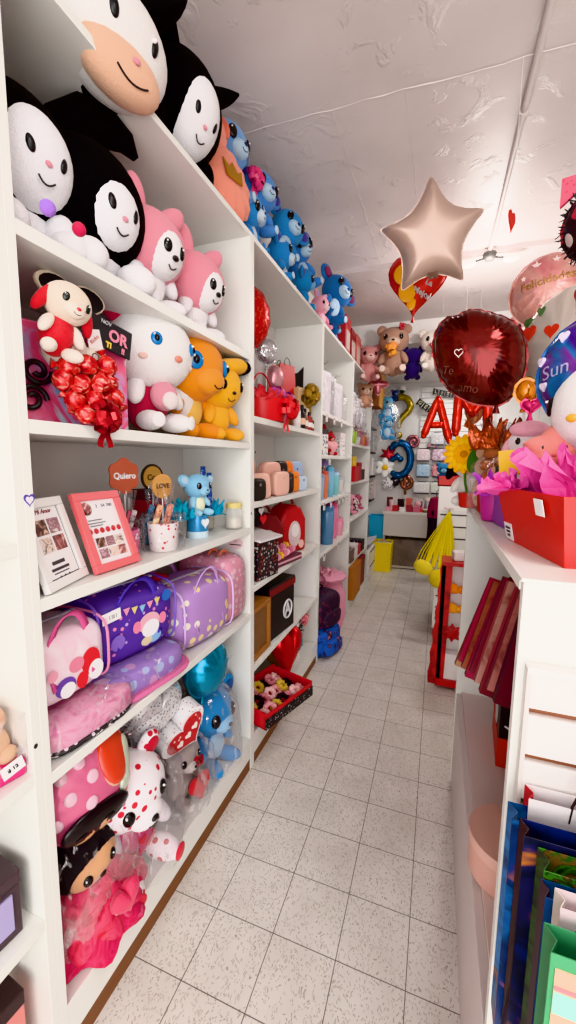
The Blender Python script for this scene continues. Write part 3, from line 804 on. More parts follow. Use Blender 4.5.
# candy bouquet: each sweet is a thing, the bow of red foil ribbon below
CW = swirl_m(['#7d0f17', '#c11f28', '#d9453f', '#f0b8ac'], 26, .22, .35, 2.5, .3)
random.seed(5)
cc = [(-.052, .10), (-.012, .11), (.035, .115), (-.07, .065), (-.03, .06), (.015, .07), (.055, .075), (-.05, .02), (-.005, .025), (.04, .03), (.062, .042), (-.03, -.012), (.02, -.012)]
WHERE = ['top left', 'top middle', 'top right', 'left end', 'inner left', 'centre', 'right end', 'lower left', 'lower middle', 'lower right', 'far right', 'bottom left', 'bottom right']
ca, sa = math.cos(R(80)), math.sin(R(80))
for i, (x, z) in enumerate(cc):
    dx, dy = x*ca+.012*sa*(i % 3), x*sa-.012*ca*(i % 3)
    o = T('wrapped_candy', 'red foil wrapped candy ball at the %s of the candy bouquet' % WHERE[i], 'candy', (-.838+dx, .822+dy, 1.70+z), 56+13*i, 'red wrapped candies in the bouquet', 0, i*31)
    MB().ell((0, 0, 0), (.027, .025, .024), n=14, m=10).build('sweet', CW, o)
    for s in (-1, 1): MB().lathe([(.004, 0), (.010, .012), (.013, .016)], (0, 0, 0), 10, (0, R(s*90), 0), .25, 5).build('twist', CW, o).location = (s*.024, 0, 0)
bow('red foil ribbon with long tails tied under the candy bouquet', (-.80, .825, 1.685), 80, .045, foil('#b3222c', .3))
# ticket sign
t = T('ticket_sign', 'black ticket-shaped sign with pink OR lettering beside the candies', 'sign', (-.845, .905, 1.905), 82, None, 0, 9)
t.scale = (.84, .84, .84)
MB().box((0, 0, 0), (.165, .006, .092)).build('board', flat('#2a282c', .5), t, bevel=.004)
text('OR', .05, flat('#ee8fa4', .5), t, (.028, -.004, .004), bold=.0015)
text('NOV', .017, flat('#d8d4d8', .5), t, (-.02, -.004, .035))
text('TI', .024, flat('#f0cf5a', .5), t, (-.005, -.004, -.03), bold=.001); text('!!', .024, flat('#ee8fa4', .5), t, (.05, -.004, -.03), bold=.001)
t = T('greeting_tag', 'white card tag with red script standing between the plush faces', 'tag', (-.85, .855, 1.885), 80, None, 0, -12)
t.scale = (.8, .8, .8)
MB().box((0, 0, 0), (.05, .003, .06)).build('card', paper('#efe6e4'), t); text('Ricko', .017, flat('#c0202c', .5), t, (0, -.002, 0), (90, -35, 0))
# white plush in red sweater
t = plush('white plush with blue eyes in a crimson sweater sitting in the second compartment', 'plush toy', (-.985, 1.21, Z2), 82, .40, '#f6f3f2', ears='round', ear_col='#c72b4a', bodyc='#b92c48', limb='#f4f1f0', nose='#d98a78', hs=1.38, blue_eye=True, eyer=.72, eyew=30, cheeks='#f0cfc4', mouth=False, pads='#f4f1f0', tilt=3, hz=.0)
MB().ell((0, -.085, .12), (.055, .035, .05)).build('sweater_motif', plush_m('#e39aa8'), t)
MB().ell((0, -.115, .105), (.034, .02, .03)).build('motif_muzzle', plush_m('#f3e6e4'), t)
MB().ell((.18, .02, .14), (.07, .06, .17), (R(8), R(-22), 0)).build('long_ear', plush_m('#f6f3f2'), t)
# orange and yellow plush
plush('orange plush with big turquoise eye leaning behind the yellow plush', 'plush toy', (-1.0, 1.44, Z2), 84, .40, '#f09425', ears='round', muzzle='#ef9a30', eyer=1.15, blue_eye=True, nose=None, belly='#f6c86a', tilt=6, eyew=34, hs=1.4)
plush('yellow plush sitting beside the right side panel, next to the orange one', 'plush toy', (-.93, 1.585, Z2), 76, .325, '#f6b52e', ears='round', ear_in='#e8a022', ear_col='#f0ac28', nose='#241a12', belly=None, limb='#f5ae2a', tilt=6, eyew=30, hs=1.15)
t = T('plush_tail', 'yellow plush tail with black tip sticking out past the side panel', 'plush toy', (-.86, 1.62, 1.975), 0)
MB().tube([(-.05, -.12, -.02), (0, -.02, -.004), (.01, .05, .01), (.012, .075, .012)], [.02, .046, .05, .044], 14, flatn=.7).build('tail_fur', plush_m('#f4b32c'), t)
MB().tube([(.012, .074, .012), (.012, .10, .014), (.013, .125, .016), (.013, .14, .017)], [.045, .047, .036, .012], 14, flatn=.7).build('tail_tip', plush_m('#17131a'), t)
# ------------------------------------------------------------------ third compartment: photo frames, candy cups, jars
Z3 = 1.263
def frame(label, loc, rz, w, h, col, tilt, cells, title=True):
    t = T('photo_frame', label, 'photo frame', loc, rz, None, tilt)
    fw = .024*w/.18
    m = MB(); m.box((0, 0, fw/2), (w, .016, fw)); m.box((0, 0, h-fw/2), (w, .016, fw)); m.box((-w/2+fw/2, 0, h/2), (fw, .016, h-2*fw)); m.box((w/2-fw/2, 0, h/2), (fw, .016, h-2*fw))
    m.build('moulding', flat(col, .4), t, bevel=.0015)
    MB().box((0, .003, h/2), (w-2*fw+.002, .006, h-2*fw+.002)).build('print_sheet', paper('#f1eef0'), t, smooth=False)
    y = -.0012
    for (x, z, cw, ch, c) in cells:
        MB().box((x*w, y, z*h), (cw*w, .0012, ch*h)).build('photo', swirl_m(c, 30, .5), t, smooth=False)
    for s in (0,):
        MB().box((0, .045, h*.4), (.03, .004, h*.72), (R(20), 0, 0)).build('easel_leg', flat('#26222a', .6), t)
    return t
PC = [['#e8c6b4', '#6b4338', '#2b2226'], ['#dcb8c6', '#8b5a5e', '#e8dada'], ['#caa08c', '#f0e0d6', '#5a3b34'], ['#f0c8c0', '#9c5a58', '#3b2a30']]
t = frame('white photo frame with four photos, leftmost on the frame shelf', (-.86, .745, Z3+.002), 108, .172, .225, '#eceae8', -18, [(-.16, .68, .26, .17, PC[0]), (.14, .68, .26, .17, PC[1]), (-.16, .48, .26, .17, PC[2]), (.14, .48, .26, .17, PC[3])])
MB().box((0, -.0014, .118), (.12, .001, .19)).build('inner_line', flat('#3a363a', .5), t, smooth=False); MB().box((0, -.0018, .118), (.115, .001, .185)).build('mount', paper('#f3f0f1'), t, smooth=False)
for ch in t.children:
    if ch.name.startswith('photo'): ch.location.y = -.0016
for z, w, s in ((.062, .05, .009), (.046, .07, .007), (.036, .06, .003)): MB().box((-.01, -.0026, z), (w, .001, s)).build('caption', flat('#4a4448', .6), t, smooth=False)
text('Mi Amor', .017, flat('#8a2c34', .5), t, (0, -.003, .192), shear=.3)
for i in range(3): MB().ell((-.02+.018*i, -.0026, .024), (.004, .001, .004)).build('icon', flat('#4a4448', .6), t)
t = frame('coral pink photo frame with profile page print and six photos', (-.86, .92, Z3+.002), 90, .172, .232, '#ee7377', -21, [(-.2+.2*i, z, .18, .12, PC[(i+k) % 4]) for k, z in enumerate((.36, .22)) for i in range(3)])
MB().ell((-.048, -.002, .185), (.019, .0015, .019), n=20).build('portrait', swirl_m(PC[3], 40), t)
for i, s in enumerate(('2', '54', '700')): text(s, .014, flat('#8a868c', .5), t, (-.01+.024*i, -.002, .19))
for i in range(6): MB().ell((-.06+.0215*i, -.002, .118), (.0085, .0015, .0085), n=14).build('highlight_icon', flat('#c23842', .5), t)
for z, w in ((.15, .05), (.141, .07), (.133, .045)): MB().box((-.03, -.002, z), (w, .0012, .003)).build('caption', flat('#8a868c', .6), t, smooth=False)
def candy_cup(label, loc, rz, cup, fill, disc=None, cello_h=.22, r=.043, h=.085, topper=None):
    t = T('gift_cup', label, 'gift cup', loc, rz)
    m = MB(); m.lathe([(r*.85, 0), (r*.9, .004), (r, h), (r*.93, h), (r*.82, .008)], n=24); m.build('cup', cup, t)
    for i, c in enumerate(fill):
        a = 2*PI*i/len(fill); MB().box((r*.45*math.cos(a), r*.45*math.sin(a), h+.022), (.02, .012, .085), (R(18*math.sin(a)), R(22*math.cos(a)), a)).build('candy', swirl_m(c, 40, .3), t, bevel=.003)
    cello(MB(), r*2.7, r*2.5, cello_h, .62, .5, 2.4, 30, i).build('film_wrap', FILM, t, ang=180)
    if topper:
        poly, col, rim, txt, tc, z, sz = topper
        stick(t, h, z, .002)
        MB().prism([(p[0], p[1]+z) for p in poly], -.003, .003).build('topper', col, t, smooth=False)
        if rim: 
            MB().prism([(p[0]*.84, p[1]*.84+z) for p in poly], -.0036, .0036).build('topper_face', rim, t, smooth=False)
        text(txt, sz, tc, t, (0, -.0042, z), bold=.0006)
    return t
t = candy_cup('pink candy cup in clear film with coral topper, behind the coral frame', (-.965, 1.07, Z3), 78, dots_m('#e77fa6', '#f6e9ee', 60), [['#5a2c34', '#e8dce0'], ['#f06a9c', '#ffd6e4'], ['#6a2a34', '#d64a6a']], topper=(flower2(6, .06, 8, .07), foil('#f08a70', .35, .1), None, 'Quiero', WHITE, .262, .028), cello_h=.215)
t = candy_cup('white printed cup of red candies in clear film with wooden topper', (-.90, 1.18, Z3), 76, dots_m('#ece4e2', '#c43a44', 46, .22), [['#b01f2a', '#f0d8c8'], ['#c8202c', '#5c1016'], ['#d43a34', '#f2e2b4'], ['#a81c28', '#e8b8a0']], cello_h=.235, topper=(round2(30, .085, .085), wood_m('#d3a266', '#b98448'), None, 'LOVE', flat('#5a3a1c', .6), .225, .023), r=.054, h=.098)
t = candy_cup('blue foil candy cup with round black and gold topper, behind the white cup', (-1.0, 1.255, Z3), 78, foil('#5fb2dc', .25), [['#3a8fc8', '#d4ecf8'], ['#2a78b8', '#9fd2ee']], topper=(round2(30, .10, .10), flat('#2a2018', .5), wood_m('#d6a862', '#c08c44'), 'Con', flat('#2a1c10', .5), .25, .03), cello_h=.22)
# blue elephant-like bear on a blue gift
t = T('gift_can', 'blue and white printed gift can holding the pale blue plush', 'gift cup', (-.92, 1.43, Z3), 76)
MB().lathe([(.042, 0), (.043, .003), (.043, .095), (.04, .095), (.04, .01)], n=26).build('can', flat('#4a9bd0', .25, .3), t); MB().lathe([(.0438, .0), (.0438, .028)], n=26).build('band', flat('#cfe4ef', .4), t)
MB().prism(heart2(24, .04, .04), -.047, -.042, c=(0, 0, .06)).build('label', flat('#e8f0f4', .4), t, smooth=False)
for a, m in ((-1, '#1fa8c8'), (1, '#1b9dc2'), (0, '#29b4d2')):
    tm = MB(); tissue(tm, .17, .11, .07, 8, 3+a, 5, 0); tm.build('tissue_paper', paper(m), t, smooth=False).location = (a*.075, .02 if a else .05, .085)
for dx, h in ((.05, .29), (.075, .25)):
    o = T('chocolate_bar', 'blue wrapped chocolate bar standing behind the pale blue plush, the %s one' % ('taller' if h > .28 else 'shorter'), 'chocolate bar', (-.955+dx*.77, 1.44+dx*.64, Z3+.09), 76, 'blue chocolate bars')
    MB().box((0, 0, h*.32), (.026, .01, h*.64)).build('wrapper', swirl_m(['#14306e', '#1d4c9c', '#d8dce8'], 30, .3), o, bevel=.002); MB().box((0, 0, h*.66), (.026, .003, .02)).build('crimp', flat('#1d3f86', .3), o)
plush('pale blue plush with big ears sitting on the blue gift can', 'plush toy', (-.92, 1.425, Z3+.092), 76, .175, '#8cc4e4', ears='big', ear_in='#b9d9ec', belly='#eef0d0', bodyc='#9fd0e8', muzzle='#9ccde8', hs=1.15, eyer=1.2, nose='#3a5a74')
for i, (y, x, c, l) in enumerate([(1.685, -.885, '#e8d48a', 'clear glass jar with pale yellow lid at the right end of the cup shelf'), (1.62, -1.0, '#d8a8b0', 'clear glass jar with pink lid behind the yellow lidded jar')]):
    t = T('glass_jar', l, 'jar', (x, y, Z3))
    GL = MATS.get('jar_glass') or None
    if GL is None:
        GL, nt, b = newmat('jar_glass'); b.inputs['Base Color'].default_value = (.95, .96, .94, 1); b.inputs['Alpha'].default_value = .35; b.inputs['Roughness'].default_value = .05; b.inputs['Coat Weight'].default_value = .5
    MB().lathe([(.034, 0), (.042, .006), (.043, .08), (.034, .095), (.034, .1)], n=24).build('glass', GL, t)
    MB().lathe([(.036, .098), (.037, .1), (.037, .118), (.034, .121)], n=24).build('lid', flat(c, .4), t)
    MB().lathe([(.03, .005), (.037, .012), (.037, .05), (.02, .056)], n=16).build('filling', dots_m('#d9cfb8', '#b98a94', 70), t)
for y, x, h, c, l in ((1.335, -1.08, .2, '#a82a34', 'dark red gift bag standing at the back of the cup shelf'), (.88, -1.12, .13, '#7a2430', 'dark maroon box behind the photo frames')):
    carton(l, (x, y, Z3), 80, (.1, .09, h), flat(c, .5), flat('#5a1c26', .5) , group=None)
# ------------------------------------------------------------------ fourth compartment: duffel bags
Z4 = .836
t = T('folded_bag', 'pink folded bag in clear plastic under the pink duffel', 'bag', (-.985, .775, Z4), 84)
MB().ell((0, 0, .045), (.15, .165, .045), n=36, m=16, pw=.45).build('folded_cloth', swirl_m(['#e88fb4', '#f2b6cc', '#dd7fa8'], 14, .5, 0, 2, .5), t)
MB().ell((0, 0, .014), (.148, .168, .014), n=30, m=8, pw=.45).build('base_layer', dots_m('#2a2428', '#e8e0e4', 60, .3), t)
MB().ell((0, 0, .05), (.158, .174, .052), n=36, m=16, pw=.45).build('plastic_sleeve', FILM, t)
t = duffel('pink and white duffel bag with pink handles at the left upright', (-.985, .765, Z4+.105), 88, .245, .235, .2, swirl_m(['#f6eef2', '#f4d3df', '#f3e4ec', '#eba6c2'], 4, .5, 0, 1.), cloth('#e0689c'), pipe=flat('#e58fb2', .5))
for (x, z, w, h, c) in ((.045, .09, .06, .075, '#d8343c'), (.06, .06, .05, .055, '#f2f0f2'), (-.035, .055, .06, .05, '#6f4aa4'), (-.03, .045, .045, .04, '#f2f0f2'), (.0, .1, .045, .04, '#e88aa0'), (.015, .05, .035, .045, '#d8343c'), (-.07, .1, .03, .03, '#f0a8bc')):
    on_front(t, round2(18, w, h), -.1185, flat(c, .5), 'print', .0012+.0006*random.random(), (x, z))
t = duffel('purple duffel bag with pink and white confetti print, middle of the bag shelf', (-.99, 1.04, Z4+.105), 80, .33, .225, .225, dots_m('#5a3d9e', '#c9a8e0', 34, .2, .55, '#e88ab4'), cloth('#5a48b4'), pipe=flat('#7a5cc0', .5), tilt=4)
for (x, z, w, h, c) in ((.03, .115, .085, .07, '#f0b6c4'), (.035, .095, .07, .06, '#f4f0f4'), (-.02, .115, .03, .04, '#f08cac'), (.085, .115, .03, .04, '#f08cac'), (.05, .06, .06, .04, '#8cb4e0'), (.02, .055, .045, .03, '#d8c8a8'), (.1, .19, .04, .04, '#3a6ab8'), (-.09, .09, .05, .05, '#8a6cc8')):
    on_front(t, round2(18, w, h), -.1145, flat(c, .5), 'print', .0012+.0006*random.random(), (x, z))
for i in range(5): on_front(t, [(-.012, .012), (.012, .012), (0, -.012)], -.114, flat(['#f0a0b8', '#e8d080', '#8cc0e0'][i % 3], .5), 'bunting', .0012, (-.06+.03*i, .18-.004*(2-abs(i-2))))
tg = MB().box((0, 0, 0), (.062, .0015, .034)).build('price_tag', paper('#f2eef0'), t, smooth=False); tg.location = (-.115, -.118, .185); tg.rotation_euler = (0, R(-6), 0)
for i in range(9): 
    b_ = MB().box((-.008+.002*i, -.001, .002), (.0009 if i % 2 else .0014, .0006, .016)).build('barcode_line', BLACK, tg, smooth=False) if False else None
text('| ||| |', .014, BLACK, tg, (.004, -.001, 0))
t = T('folded_bag', 'lilac folded bag with pink trim in clear plastic under the purple duffel', 'bag', (-.975, 1.03, Z4), 82)
MB().ell((0, 0, .05), (.185, .15, .05), n=36, m=16, pw=.45).build('folded_cloth', dots_m('#a888d0', '#d8a8d4', 18, .3, .5, '#b8c4ec'), t)
MB().ell((.02, -.01, .016), (.19, .152, .016), n=36, m=10, pw=.45).build('pink_trim', cloth('#e07aa8'), t)
MB().ell((0, 0, .055), (.195, .165, .052), n=36, m=16, pw=.45).build('plastic_sleeve', FILM, t)
t = duffel('lilac duffel bag with white and yellow daisies, right of the purple duffel', (-.965, 1.40, Z4), 84, .35, .27, .265, dots_m('#b58cc8', '#f2ecd8', 22, .33, .5, '#f0dca0'), flat('#cda4dc', .35), pipe=flat('#d8b8e8', .4))
t = T('tote_bag', 'red bag squeezed in behind the lilac duffel', 'bag', (-1.09, 1.27, Z4), 70)
MB().ell((0, 0, .14), (.15, .05, .14), n=30, m=18, pw=.45).build('body', cloth('#c8202e'), t)
for s in (-1, 1): MB().tube([(x*.06, s*.045, .24+.05*(1-x*x)) for x in [-1+2*i/10 for i in range(11)]], .006, 8).build('handle', cloth('#b81c28'), t)
t = T('quilted_bag', 'pale pink quilted bag in plastic sleeve against the right side panel', 'bag', (-.985, 1.66, Z4), 84)
MB().ell((0, 0, .155), (.08, .155, .155), n=30, m=20, pw=.4).build('body', dots_m('#e8a0b4', '#f4cdd6', 30, .35), t)
MB().ell((0, 0, .157), (.084, .162, .159), n=30, m=20, pw=.4).build('plastic_sleeve', FILM, t)
for s in (-1, 1): MB().tube([(x*.04, s*.03-.04, .3+.03*(1-x*x)) for x in [-1+2*i/10 for i in range(11)]], .006, 8).build('handle', cloth('#e88a70'), t)
t = T('price_label', 'pink outlined price label stuck on the side panel above the quilted bag', 'label', (-.905, U1[1]-th-.0012, 1.18), 0)
MB().prism([(p[0]*1.5, p[1]) for p in flower2(10, .03, 6, .06)], -.0006, .0006).build('sticker', paper('#e2c4c6'), t, smooth=False); MB().box((0, -.0008, -.006), (.062, .0006, .005)).build('bar', BLACK, t); text('25', .018, flat('#b06a74', .5), t, (0, -.0012, .012))
# ------------------------------------------------------------------ bottom compartment
Z5 = .176
random.seed(11)
t = foil_balloon('large round balloon with pink polka dot and orange red print, bottom compartment at the left', (-.915, .80, .655), 84, round2(48, .28, .29), .17, swirl_m(['#e07a9c', '#d86a90'], 2, .25, .2, .5), -8)
BR_ = (.14, .085, .145)
def spot(az, el, w, h, c, off=1.0, spin=0, nm='print', dep=.012):
    p, M = surf((0, 0, 0), BR_, az, el, off)
    if spin: M = M @ Matrix.Rotation(R(spin), 3, 'Y')
    MB().ell(p, (w, dep, h), M=M, n=24, m=10).build(nm, flat(c, .22, .1), t)
spot(34, 26, .062, .085, '#dc4a32', .93, 20, dep=.02); spot(62, -5, .05, .09, '#dc5038', .9, 0, dep=.02); spot(20, 8, .034, .05, '#e9b79a', .99, -20)
spot(24, 14, .026, .024, '#1a1418', 1.02, dep=.008); spot(-8, -34, .105, .05, '#1a1418', .95, 6, dep=.02); spot(-28, -36, .04, .035, '#dba67c', 1.04); spot(6, -36, .045, .036, '#dba67c', 1.04)
spot(44, 10, .022, .062, '#bfc8b4', 1.05, 24); spot(40, -16, .03, .03, '#bfc8b4', 1.03)
for az in (-29, 5): 
    p, M = surf((0, 0, 0), BR_, az, -32, 1.2); MB().tube([p+M @ Vector((.014*math.cos(i*.35), 0, .008*math.sin(i*.35))) for i in range(10)], .0018, 6).build('closed_eye', BLACK, t)
for az, el in ((-48, 34), (-22, 42), (-8, 20), (-36, 10), (-64, 12), (-14, -6), (-56, -12), (0, 52)): spot(az, el, .017, .018, '#f0c6d6', 1.0, nm='polka_dot', dep=.008)
t = foil_balloon('silver heart balloon with dotted print and pink rim, hanging behind the candy doll bags', (-.95, 1.12, .655), 76, heart2(44, .27, .26), .13, dots_m('#e6e4e6', '#7a767c', 90, .3, .3, None, .3, .15), 0, 30)
t = foil_balloon('turquoise blue foil balloon under the bag shelf at the right', (-.905, 1.45, .69), 80, round2(44, .22, .26), .17, foil('#1796bd', .22, .3), 0, 10)
t = T('heart_box', 'red heart-shaped tin with white dotted rim under the turquoise balloon', 'box', (-.89, 1.245, .535), 62, None, 14, -40)
MB().prism(heart2(44, .215, .165), -.04, .03).build('rim', dots_m('#eceaec', '#a03038', 75, .2, .4), t, bevel=.008, ang=60)
MB().prism(heart2(44, .175, .128), -.046, -.036).build('lid', dots_m('#b8242c', '#f0dcd4', 44, .2, .35), t, bevel=.004, ang=60)
for s_ in (-1, 0, 1): on_front(t, heart2(24, .03, .028), -.046, flat('#f2e4de', .4), 'heart', .0015, (.04*s_, .005*abs(s_)))
def bagged(label, loc, rz, w, d, h, name='film_bag', seed=0, group='clear film gift bags in the bottom compartment', neck=.84, tilt=0):
    t = T(name, label, 'gift bag', loc, rz, group, tilt)
    cello(MB(), w, d, h, neck, .6, 3., 36, seed).build('film', FILM, t, ang=180)
    MB().tube([(w*.055*math.cos(2*PI*i/14), d*.06*math.sin(2*PI*i/14), h*(neck+.01)) for i in range(14)], .004, 6, True).build('tie', foil('#c8b8c0', .3), t)
    return t
plush('blue plush with pale cheeks in a clear bag, right end of bottom shelf', 'plush toy', (-.945, 1.52, Z5), 82, .38, '#2f8ccc', muzzle='#9cc8e8', belly='#bcd8ec', ears='big', ear_in='#2a5a9c', hs=1.1, eyer=1.3)
bagged('clear film bag around the blue plush at the right end of the bottom shelf', (-.945, 1.52, Z5), 82, .29, .28, .5, seed=1)
HP = dots_m('#f2ecf0', '#c8283c', 30, .3, .9)
t = plush('white plush bear with red heart print in a pink tunic, inside a clear bag', 'plush toy', (-.95, 1.0, Z5), 80, .46, '#f4eff2', muzzle='#f4eff2', bodyc='#d8457e', limb='#f2eaf0', ears='round', ear_in='#c8283c', nose='#1c1618', tilt=6, roll=-6, hs=1.0, pads='#d83a4a')
for ch in t.children:
    if ch.name.split('.')[0] in ('head', 'leg', 'ear'): ch.data.materials[0] = HP
for k in range(9): 
    az = -60+15*k; p, M = surf((0, 0, .113), (.1, .085, .12), az, 12*math.sin(k*2), 1.0)
    pm = MB().prism(heart2(16, .03, .03), -.003, .001, M, p).build('heart_print', flat('#d42438', .6), t, smooth=False)
bagged('clear film bag around the white heart print bear', (-.95, 1.03, Z5), 80, .33, .31, .56, seed=2)
t = plush('grey teddy bear holding a red heart inside a clear bag, middle of the bottom shelf', 'plush toy', (-.945, 1.30, Z5), 80, .29, '#b4a4a0', muzzle='#d8ccc8', ears='round', ear_in='#c89a98', nose='#3a2a2a')
o = T('heart_pillow', 'small red heart pillow held by the grey teddy bear', 'pillow', (-.84, 1.285, Z5+.09), 80); pillow(MB(), heart2(30, .12, .11), .05, 6, .05, 12).build('cushion', plush_m('#c8222c'), o)
bow('red ribbon bow at the neck of the grey teddy bear', (-.85, 1.285, Z5+.21), 80, .03, foil('#b8202c', .3), tails=False, loops=8)
bagged('clear film bag around the grey teddy bear', (-.94, 1.30, Z5), 80, .25, .25, .38, seed=3)
# doll in pink dress in film, front left
t = plush('tan faced plush doll with black hair and pink dress in the large clear bag', 'plush toy', (-.955, .79, Z5), 84, .35, '#1d171b', face='#dda77c', ears=None, bodyc='#d8305c', limb='#dc4a70', nose='#2a1a1a', eyer=.9, tilt=6, roll=-8, legs=False)
MB().lathe([(.175, .0), (.165, .03), (.13, .09), (.085, .16), (.05, .2)], n=60, wob=.09, wk=9).build('skirt', swirl_m(['#a81838', '#d82c60', '#c01c48', '#ea6088'], 9, .8), t, ang=80)
MB().lathe([(.165, .05), (.15, .085), (.10, .15), (.06, .19)], n=60, wob=.1, wk=11).build('overskirt', swirl_m(['#b8182c', '#e0486c', '#a81430'], 12, .8), t, ang=80)
pillow(MB(), heart2(26, .1, .1), .05, 6).build('heart_cushion', plush_m('#e8486c'), t).location = (.02, -.16, .12)
bow('red foil bow on top of the black haired doll', (-.93, .78, Z5+.36), 84, .06, foil('#b01c28', .28), tails=False)
t = bagged('large clear film bag around the black haired doll, with white tag', (-.955, .79, Z5), 84, .31, .25, .54, seed=4)
g = MB().box((0, 0, 0), (.05, .0015, .034)).build('price_tag', paper('#f4f0f2'), t, smooth=False); g.location = (.02, -.152, .1); g.rotation_euler = (0, R(-35), 0); MB().box((0, -.001, 0), (.034, .0008, .012)).build('print', BLACK, g)
# ------------------------------------------------------------------ nearest unit, cut by the frame
t = T('doll_box', 'pink boxed doll with peach hands and price tag on the nearest unit', 'toy', (-.90, .545, .866), 76)
MB().box((0, 0, .02), (.12, .09, .04)).build('tray', flat('#e0287c', .35), t, bevel=.006)
MB().ell((0, .0, .075), (.045, .035, .05)).build('doll_body', plush_m('#f2c8a4'), t); MB().ell((.03, -.02, .055), (.022, .02, .02)).build('hand', plush_m('#f2c8a4'), t); MB().ell((0, 0, .135), (.04, .035, .038)).build('doll_head', plush_m('#f0bfa0'), t)
MB().box((0, 0, .085), (.125, .095, .125)).build('clear_cover', FILM, t)
g = MB().box((0, 0, 0), (.045, .0015, .03)).build('price_tag', paper('#f6f2f4'), t, smooth=False); g.location = (.03, -.05, .035); g.rotation_euler = (0, R(-14), 0); text('$ 12', .012, BLACK, g, (0, -.001, 0), bold=.0006)
t = carton('dark box with purple window on the nearest unit, below the boxed doll', (-.92, .50, .486), 84, (.14, .12, .16), flat('#4a3a40', .4)); MB().box((.0, -.062, .07), (.1, .004, .09)).build('window', flat('#a79cc4', .2), t)
carton('small coral pink box at the bottom of the nearest unit', (-.92, .515, .121), 84, (.1, .1, .2), flat('#e28a84', .5), flat('#3a2a2c', .5))
# ------------------------------------------------------------------ second unit: gifts, cases, boxes
A2 = 1.791; x2 = -.93
t = foil_balloon('red sequined foil balloon standing at the left of the gift shelf', (-.97, 2.03, 2.33), 70, round2(40, .26, .31), .18, dots_m('#c41e22', '#e0583c', 60, .3, .22, None, .6, .2)); stick(t, -.54, -.15)
t = foil_balloon('small crinkled silver balloon behind the red basket', (-1.0, 2.33, 2.23), 60, round2(30, .15, .15), .1, foil('#c9c8cc', .15, .9, 30)); stick(t, -.43, -.08)
t = foil_balloon('small rose pink balloon beside the silver one', (-1.0, 2.47, 2.10), 60, round2(30, .12, .16), .09, foil('#d9a0a8', .3)); stick(t, -.3, -.08)
t = T('gift_basket', 'red gift basket with folded paper and bow at the left of the gift shelf', 'basket', (-.94, 2.13, A2), 84)
MB().lathe([(.11, 0), (.125, .005), (.145, .12), (.138, .12), (.118, .01)], n=28).build('basket', flat('#d4242a', .4), t)
tm = MB(); tissue(tm, .27, .24, .09, 9, 5, 7); tm.build('tissue_paper', paper('#e8555c'), t, smooth=False).location = (0, 0, .11)
MB().tube([(.12*math.cos(PI*i/12), 0, .12+.15*math.sin(PI*i/12)) for i in range(13)], .005, 8).build('handle', flat('#c01c24', .4), t)
bow('large red ribbon bow on the front of the red basket', (-.80, 2.14, A2+.075), 84, .075, flat('#d6222a', .35), loops=22)
for i, (y, z, c, w) in enumerate([(2.30, .17, '#c85aa8', 'left'), (2.47, .165, '#b34f9e', 'right')]):
    bow('magenta ribbon rosette behind the red basket, %s one' % w, (-.93, y, A2+z), 80, .065, flat(c, .4), tails=False, loops=18, group='magenta rosettes on the gift shelf')
for y, x, z, c, l in ((2.30, -.98, 0, '#d8b0c8', 'pale pink gift box under the left magenta rosette'), (2.47, -.99, 0, '#c890b4', 'mauve gift box under the right magenta rosette')):
    carton(l, (x, y, A2), 80, (.11, .1, .14), flat(c, .5))
t = gift_bag('red and kraft gift bag leaning at the back of the gift shelf', (-1.0, 2.66, A2+.2), 70, .15, .07, .23, flat('#c7242a', .4), flat('#a9744e', .6), tilt=-5)
carton('kraft box carrying the red gift bag', (-1.02, 2.66, A2), 80, (.16, .14, .2), flat('#b48a66', .7))
t = T('greeting_card', 'black pointed card with two small white eyes at the right of the gift shelf', 'card', (-1.0, 2.84, A2+.2), 60)
MB().prism([(-.07, -.2), (.075, -.2), (.085, .27), (.03, .22), (-.05, .2), (-.09, .12)], -.003, .003).build('card', flat('#151316', .5), t, smooth=False)
for s in (-1, 1): on_front(t, round2(12, .012, .018), -.0035, WHITE, 'eye', .001, (.012+.016*s, .12))
bow('gold ribbon bow in front of the black card', (-.88, 2.80, A2+.25), 70, .085, foil('#a98436', .3), tails=True, loops=20)
t = carton('kraft window box under the gold bow', (-.93, 2.74, A2+.16), 72, (.09, .06, .13), flat('#d8b890', .6)); MB().ell((0, -.032, .06), (.02, .002, .025)).build('emblem', flat('#6a4a30', .5), t)
carton('cream box under the kraft window box', (-.97, 2.74, A2), 80, (.16, .16, .16), flat('#dfd0c0', .6))
for y, x, c, cap, h, l in ((2.50, -.86, '#e8e4e2', '#b8303a', .15, 'white label bottle with red top'), (2.585, -.855, '#2a2226', '#151214', .135, 'black bottle with peach label'), (2.66, -.86, '#8a5a4a', '#151214', .12, 'brown bottle with black cap'), (2.73, -.85, '#a8342e', '#2a2426', .105, 'small red bottle'), (2.80, -.86, '#4a3a3a', '#c8b8b0', .1, 'small dark bottle with pale cap')):
    t = bottle(l+' in the row on the gift shelf', (x, y, A2), [(.022, 0), (.024, .004), (.024, h*.7), (.012, h*.82), (.011, h)], flat(c, .25), flat(cap, .4), .02, group='bottles on the gift shelf')
    MB().lathe([(.0245, h*.2), (.0245, h*.5)], n=20).build('label', flat('#eec3a0' if c == '#2a2226' else '#f0e8e4', .5), t)
